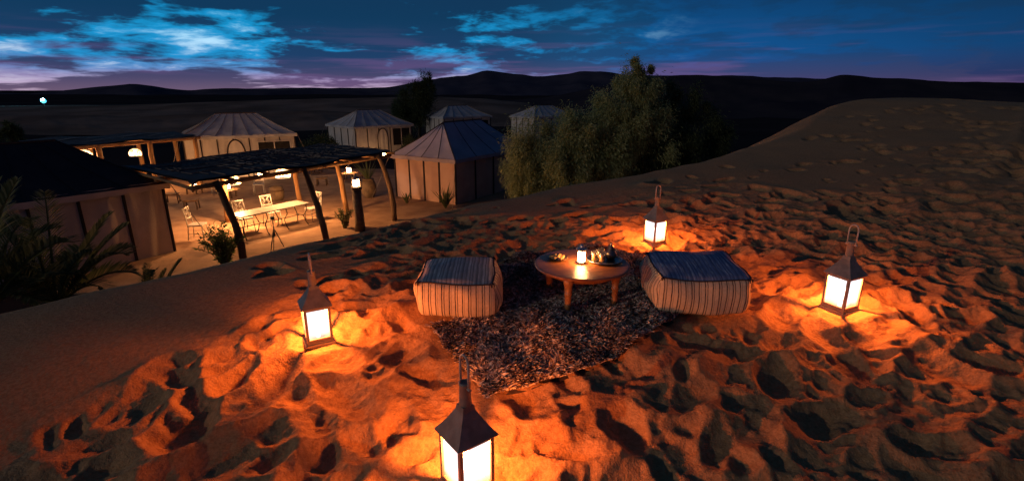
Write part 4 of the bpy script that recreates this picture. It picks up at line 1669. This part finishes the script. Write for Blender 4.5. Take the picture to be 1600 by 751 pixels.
lathe_thing('clay_urn', (-6.15, 21.7, CAMP), [('body', [(0.18, 0.0), (0.30, 0.2), (0.34, 0.45), (0.28, 0.68), (0.20, 0.76), (0.17, 0.76), (0.16, 0.66)], 'clay', 20), ('rim', [(0.19, 0.75), (0.245, 0.77), (0.245, 0.81), (0.17, 0.81)], 'clay', 20)],
            'tall clay urn with a spiky plant in it', 'urn')
lathe_thing('clay_barrel', (-9.86, 21.1, CAMP), [('body', [(0.24, 0.0), (0.30, 0.15), (0.31, 0.35), (0.27, 0.58), (0.22, 0.58), (0.2, 0.5)], 'clay', 20), ('hoop', [(0.302, 0.40), (0.315, 0.41), (0.312, 0.45), (0.298, 0.45)], 'wood_dark', 20)],
            'squat clay barrel beside the second golden post', 'barrel')


def stool(loc, rz, label):
    t = thing('wooden_stool', loc, rz, label, 'stool', 'low stools on the terrace')
    m = MB()
    m.box((0, 0, 0.36), (0.48, 0.40, 0.06))
    m.build('seat', 'wood', t)
    for sx in (-1, 1):
        for sy in (-1, 1):
            m = MB()
            m.tube([(sx * 0.2, sy * 0.16, 0.34), (sx * 0.22, sy * 0.18, 0.0)], 0.03, 6)
            m.build('leg', 'wood_dark', t, True)


stool((-13.9, 20.6, CAMP), 0.4, 'low wooden stool left of the first low camp table')
stool((-15.2, 21.2, CAMP), 0.9, 'low wooden stool at the corner of the big dark tent')
stool((-12.4, 19.4, CAMP), 0.3, 'low wooden stool behind the chair left of the dining table')
stool((-7.6, 25.4, CAMP), 0.7, 'low wooden stool beside the lantern table near the clay urn')
stool((-9.2, 24.6, CAMP), 0.2, 'low wooden stool in front of the far lantern tables')

# tripod stand
ts = thing('tripod_stand', (-6.6, 13.7, CAMP), 0.2, 'thin black tripod stand in front of the dining table', 'tripod')
for k in range(3):
    a = 2 * math.pi * k / 3 + 0.4
    m = MB()
    m.tube([(0.02 * math.cos(a), 0.02 * math.sin(a), 0.72), (0.27 * math.cos(a), 0.27 * math.sin(a), 0.0)], [0.016, 0.011], 6)
    m.build('leg', 'iron', ts, True)
m = MB()
m.tube([(0, 0, 0.55), (0, 0, 1.02)], 0.015, 8)
m.build('pole', 'iron', ts, True)
m = MB()
m.box((0, 0, 1.06), (0.09, 0.07, 0.09))
m.tube([(0.03, 0, 1.08), (0.13, 0.0, 1.0)], 0.009, 6)
m.build('head', 'iron', ts)

# distant lamp mast with a blue light
lm = thing('lamp_mast', (-132.5, 150.0, CAMP - 1.6), 0, 'distant mast with a bright blue lamp at far left', 'lamp')
m = MB()
m.tube([(0, 0, 0), (0, 0, 2.6)], [0.12, 0.07], 8)
m.build('mast', 'iron', lm)
m = MB()
m.lathe([(0.0, 2.35), (0.48, 2.55), (0.68, 3.0), (0.48, 3.45), (0.0, 3.65)], 14)
m.build('lamp_head', 'blue_lamp', lm, True)
ld = bpy.data.lights.new('lamp_light', 'POINT')
ld.energy = 14000
ld.color = (0.08, 0.55, 1.0)
ld.shadow_soft_size = 0.4
lo = bpy.data.objects.new('lamp_light', ld)
COL.objects.link(lo)
lo.parent = lm
lo.location = (0, -0.6, 3.9)


# ------------------------------------------------------------------ plants
def leaf_cloud(P, D, L, W, m, name, parent):
    """P base points, D unit directions, L lengths, W widths -> one folded leaf each"""
    n_ = len(P)
    r = np.random.default_rng(n_)
    side = np.cross(D, r.normal(size=(n_, 3)))
    side /= np.linalg.norm(side, axis=1)[:, None] + 1e-9
    L, W = L[:, None], W[:, None]
    V = np.stack([P, P + D * L * 0.5 + side * W, P + D * L, P + D * L * 0.5 - side * W], 1).reshape(-1, 3)
    k = np.arange(n_)[:, None] * 4
    F = k + np.array([[0, 1, 2, 3]])
    return np_mesh(name, V, F, m, parent)


def tamarisk(name, loc, blobs, label, m, n_, seed, droop=0.8, L=(0.07, 0.19), group='feathery bushes behind the dune crest', clump=90):
    """blobs: (x, y, z, rx, ry, rz) relative to the base"""
    r = np.random.default_rng(seed)
    t = thing(name, loc, 0, label, 'tree', group)
    mb = MB()
    rd = random.Random(seed)
    top = max(b[2] for b in blobs)
    mb.tube([(0, 0, -0.15), (0.05, 0.03, top * 0.25), (-0.04, 0.05, top * 0.5)], [0.17, 0.13, 0.09], 8)
    mb.build('trunk', 'bark', t, True)
    for b in blobs:
        mb = MB()
        a = Vector((rd.uniform(-.05, .05), rd.uniform(-.05, .05), top * rd.uniform(0.08, 0.35)))
        e = Vector(b[:3])
        mb.tube([a, a.lerp(e, 0.5) + Vector((rd.uniform(-.2, .2), rd.uniform(-.2, .2), -0.15)), e], [0.075, 0.05, 0.02], 6)
        mb.build('limb', 'bark', t, True)
    vol = np.array([b[3] * b[4] * b[5] for b in blobs]) ** (2 / 3)
    cnt = (vol / vol.sum() * n_).astype(int)
    PP, DD, LL, WW = [], [], [], []
    for b, c in zip(blobs, cnt):
        nc = max(4, int(c / clump))
        d = r.normal(size=(nc, 3))
        d /= np.linalg.norm(d, axis=1)[:, None]
        rad = r.uniform(0.45, 1.18, nc)[:, None] ** 0.7
        cen = np.array(b[:3]) + d * rad * np.array(b[3:])
        k = r.integers(0, nc, c)
        s = np.mean(b[3:]) * 0.19
        P = cen[k] + r.normal(size=(c, 3)) * s * np.array([0.8, 0.8, 1.15]) * r.uniform(0.5, 1.3, nc)[k][:, None]
        out = P - np.array(b[:3])
        out /= np.linalg.norm(out, axis=1)[:, None] + 1e-9
        D = out * 0.6 + r.normal(size=(c, 3)) * 0.45 + np.array([0.05, 0, -droop])
        D /= np.linalg.norm(D, axis=1)[:, None]
        keep = P[:, 2] > -0.05
        PP.append(P[keep]); DD.append(D[keep]); LL.append(r.uniform(*L, keep.sum())); WW.append(r.uniform(0.007, 0.017, keep.sum()) * (L[1] / 0.19) ** 0.5)
    leaf_cloud(np.concatenate(PP), np.concatenate(DD), np.concatenate(LL), np.concatenate(WW), m, 'crown', t)
    return t


tamarisk('tamarisk', (1.7, 18.4, CAMP), [(-0.9, 0.0, 2.0, 1.15, 1.0, 1.0), (0.4, -0.5, 1.6, 1.2, 0.9, 1.1), (-0.2, 0.3, 2.6, 1.3, 1.1, 0.8), (1.3, 0.0, 2.2, 1.1, 1.0, 1.1), (-1.3, -0.2, 1.5, 0.7, 0.7, 0.7), (0.7, -0.3, 3.0, 0.9, 0.8, 0.65)],
         'broad feathery olive bush, the leftmost lobe overhanging the mauve tent', 'tamarisk_leaf', 95000, 21, clump=620)
tamarisk('tamarisk', (4.1, 18.6, CAMP), [(-0.3, 0, 2.7, 1.15, 1.0, 1.3), (0.1, 0.1, 3.9, 1.0, 0.8, 1.0), (0.30, 0.1, 4.65, 0.72, 0.6, 0.65), (0.36, 0.1, 5.1, 0.45, 0.4, 0.42), (-0.9, -0.2, 2.3, 1.0, 0.9, 1.1), (0.7, 0.2, 2.6, 0.9, 0.9, 1.2), (-0.75, 0.0, 3.5, 0.7, 0.6, 0.6)],
         'tallest feathery olive tree, its tip rising above the ridge', 'tamarisk_leaf', 85000, 22, clump=560)
tamarisk('tamarisk', (6.1, 19.6, CAMP), [(-0.6, 0, 3.0, 1.1, 1.0, 1.2), (0.3, 0.1, 3.9, 0.8, 0.7, 0.75), (0.8, 0.0, 2.4, 1.1, 0.9, 1.1), (-0.5, -0.3, 1.8, 1.2, 0.9, 1.0), (1.3, 0.2, 3.0, 0.7, 0.7, 0.7)],
         'dark shaded bush at the right end of the feathery trees', 'dark_leaf', 55000, 23, clump=560)  # shade at this end is put into the darker leaf colour
tamarisk('lone_tree', (-8.9, 50.0, CAMP), [(0, 0, 3.0, 1.6, 1.4, 1.6), (0.9, 0, 4.4, 0.6, 0.6, 1.3), (-0.5, 0, 4.0, 0.8, 0.8, 1.0), (-1.4, 0, 2.4, 1.2, 1.0, 1.0), (0.5, 0, 3.9, 0.7, 0.7, 1.0), (1.05, 0, 5.2, 0.22, 0.22, 0.6)],
         'lone dark tree rising behind the far pale tents', 'dark_leaf', 16000, 24, 0.1, (0.25, 0.5), None)
tamarisk('small_tree', (-36.5, 38.0, CAMP), [(0, 0, 1.1, 0.6, 0.6, 0.8), (0.1, 0, 1.8, 0.4, 0.4, 0.5)], 'small dark tree at far left above the dark tent roof', 'dark_leaf', 4000, 25, 0.1, (0.2, 0.4), None)
tamarisk('shrub', (-13.3, 34.5, CAMP), [(0, 0, 0.6, 0.9, 0.7, 0.5), (0.8, 0.2, 0.8, 0.8, 0.6, 0.6)], 'scrubby dark shrub between the two cream tents', 'dark_leaf', 5000, 26, 0.1, (0.15, 0.3), None)
tamarisk('shrub', (-6.8, 36.5, CAMP), [(0, 0, 0.5, 0.6, 0.5, 0.45), (-0.5, 0.2, 0.7, 0.5, 0.5, 0.5)], 'scrubby shrub right of the pale tent with the lone tree', 'dark_leaf', 4000, 27, 0.1, (0.15, 0.3), None)


def leafy_bush(loc, h, rad, label, n_stems, seed, name='oleander_bush', leaf='oleander_leaf', ll=(0.08, 0.15)):
    t = thing(name, loc, 0, label, 'bush')
    rd = random.Random(seed)
    P, D, L, W = [], [], [], []
    for i in range(n_stems):
        a, sp_ = rd.uniform(0, 6.28), rd.uniform(0.15, 1.0)
        tip = Vector((rad * sp_ * math.cos(a), rad * sp_ * math.sin(a), h * rd.uniform(0.6, 1.05) * (1 - 0.35 * sp_ * sp_)))
        b0 = Vector((rd.uniform(-.05, .05), rd.uniform(-.05, .05), -0.04))
        mid = b0.lerp(tip, 0.5) + Vector((0, 0, h * 0.12))
        m = MB()
        m.tube([b0, mid, tip], [0.012, 0.009, 0.004], 5)
        m.build('stem', 'bark', t, True)
        for k in range(34):
            s = rd.uniform(0.12, 1.0)
            p = (b0.lerp(mid, s * 2) if s < 0.5 else mid.lerp(tip, s * 2 - 1))
            d = Vector((rd.gauss(0, 1), rd.gauss(0, 1), rd.gauss(0.5, 0.6))).normalized()
            P.append(p); D.append(d); L.append(rd.uniform(*ll)); W.append(rd.uniform(0.012, 0.022))
    leaf_cloud(np.array(P), np.array(D), np.array(L), np.array(W), leaf, 'foliage', t)


leafy_bush((-7.55, 12.75, CAMP), 1.15, 0.62, 'small green leafy bush at the foot of the nearest pergola post', 44, 31)
leafy_bush((-5.6, 16.6, CAMP), 0.75, 0.4, 'sparse dry shrub beside the dark lantern post', 18, 32, 'dry_shrub', 'dark_leaf', (0.05, 0.1))


def frond_mesh(L, lift, curl, n_leaf, leaf_len, seed, wid=0.011):
    rd = random.Random(seed)
    pts = []
    for i in range(13):
        s = i / 12
        pts.append(Vector((L * (s - 0.18 * s * s), 0, L * (lift * s - curl * s * s))))
    mb = MB()
    mb.tube(pts, [0.014 * (1 - 0.85 * i / 12) + 0.002 for i in range(13)], 5)
    for k in range(n_leaf):
        s = 0.12 + 0.88 * (k + 0.5) / n_leaf
        f = s * 12
        i = min(11, int(f))
        p = pts[i].lerp(pts[i + 1], f - i)
        tan = (pts[i + 1] - pts[i]).normalized()
        ll = leaf_len * (math.sin(math.pi * min(1, s * 0.82 + 0.14)) ** 0.7) * rd.uniform(0.85, 1.1)
        for sd in (-1, 1):
            d = (tan * 0.75 + Vector((0, sd * 0.8, 0)) + Vector((0, 0, 0.32 + rd.uniform(-.12, .12)))).normalized()
            nrm = d.cross(Vector((0, 0, 1))).normalized() * wid
            q = p + d * ll * 0.55
            e = p + d * ll + Vector((0, 0, -0.10 * ll))
            mb.add([p - nrm * 0.5, p + nrm * 0.5, q + nrm, q - nrm, e], [(0, 1, 2, 3), (3, 2, 4)])
    me = bpy.data.meshes.new('frond')
    me.from_pydata([tuple(v) for v in mb.v], [], mb.f)
    me.materials.append(MATS['palm_leaf'])
    return me


FR = [frond_mesh(0.9, 1.6, 0.85, 34, 0.26, 41), frond_mesh(0.9, 1.15, 0.85, 32, 0.25, 42), frond_mesh(0.85, 2.1, 0.75, 34, 0.25, 43)]


def palm(loc, size, n_, label, seed, trunk=0.35, group='young date palms at the dune foot'):
    t = thing('date_palm', loc, 0, label, 'palm', group)
    rd = random.Random(seed)
    m = MB()
    m.tube([(0, 0, -0.1), (0, 0, trunk * 0.5), (0, 0, trunk)], [0.16, 0.15, 0.10], 10)
    m.build('trunk', 'bark', t, True)
    for i in range(n_):
        o = bpy.data.objects.new('frond', FR[i % 3])
        COL.objects.link(o)
        o.parent = t
        o.location = (0, 0, trunk)
        s = size * rd.uniform(0.75, 1.1)
        o.scale = (s, s, s)
        o.rotation_euler = (rd.uniform(-.25, .25), rd.uniform(-.2, .2), 2.39996 * i + rd.uniform(-.2, .2))


palm((-8.1, 8.4, CAMP), 1.6, 22, 'large young palm in front of the dark tent wall', 51, 0.75)
palm((-8.6, 7.5, CAMP), 1.9, 20, 'young palm cut off by the left edge with a bright frond', 52, 0.9)
palm((-6.8, 8.8, CAMP), 1.0, 16, 'low young palm at the right of the palm group', 53, 0.25)


def spiky(loc, h, n_, label, seed, name='agave_plant', wid=0.03):
    t = thing(name, loc, 0, label, 'plant')
    rd = random.Random(seed)
    for i in range(n_):
        a = 2.4 * i
        sp_ = rd.uniform(0.15, 0.9)
        L = h * rd.uniform(0.7, 1.1)
        d = Vector((math.cos(a) * sp_, math.sin(a) * sp_, 1)).normalized()
        sd = Vector((-math.sin(a), math.cos(a), 0)) * wid
        mid, tip = d * L * 0.55, d * L + Vector((math.cos(a), math.sin(a), 0)) * L * 0.18 * sp_
        up = Vector((math.cos(a), math.sin(a), 0)) * -0.012
        m = MB()
        m.add([-sd * 0.6, sd * 0.6, mid + sd, mid - sd, tip, mid + up * 2], [(0, 1, 2, 5), (0, 5, 3), (5, 2, 4), (3, 5, 4)])
        m.build('leaf', 'palm_leaf', t)


spiky((-2.6, 19.6, CAMP - 0.03), 1.0, 26, 'spiky plant standing before the corner of the mauve tent', 61)
spiky((-4.3, 20.5, CAMP - 0.03), 0.55, 12, 'small spiky plant at the lit wall of the mauve tent', 62)
spiky((-6.15, 21.7, CAMP + 0.70), 1.0, 18, 'spiky plant growing out of the tall clay urn', 63, 'potted_plant')
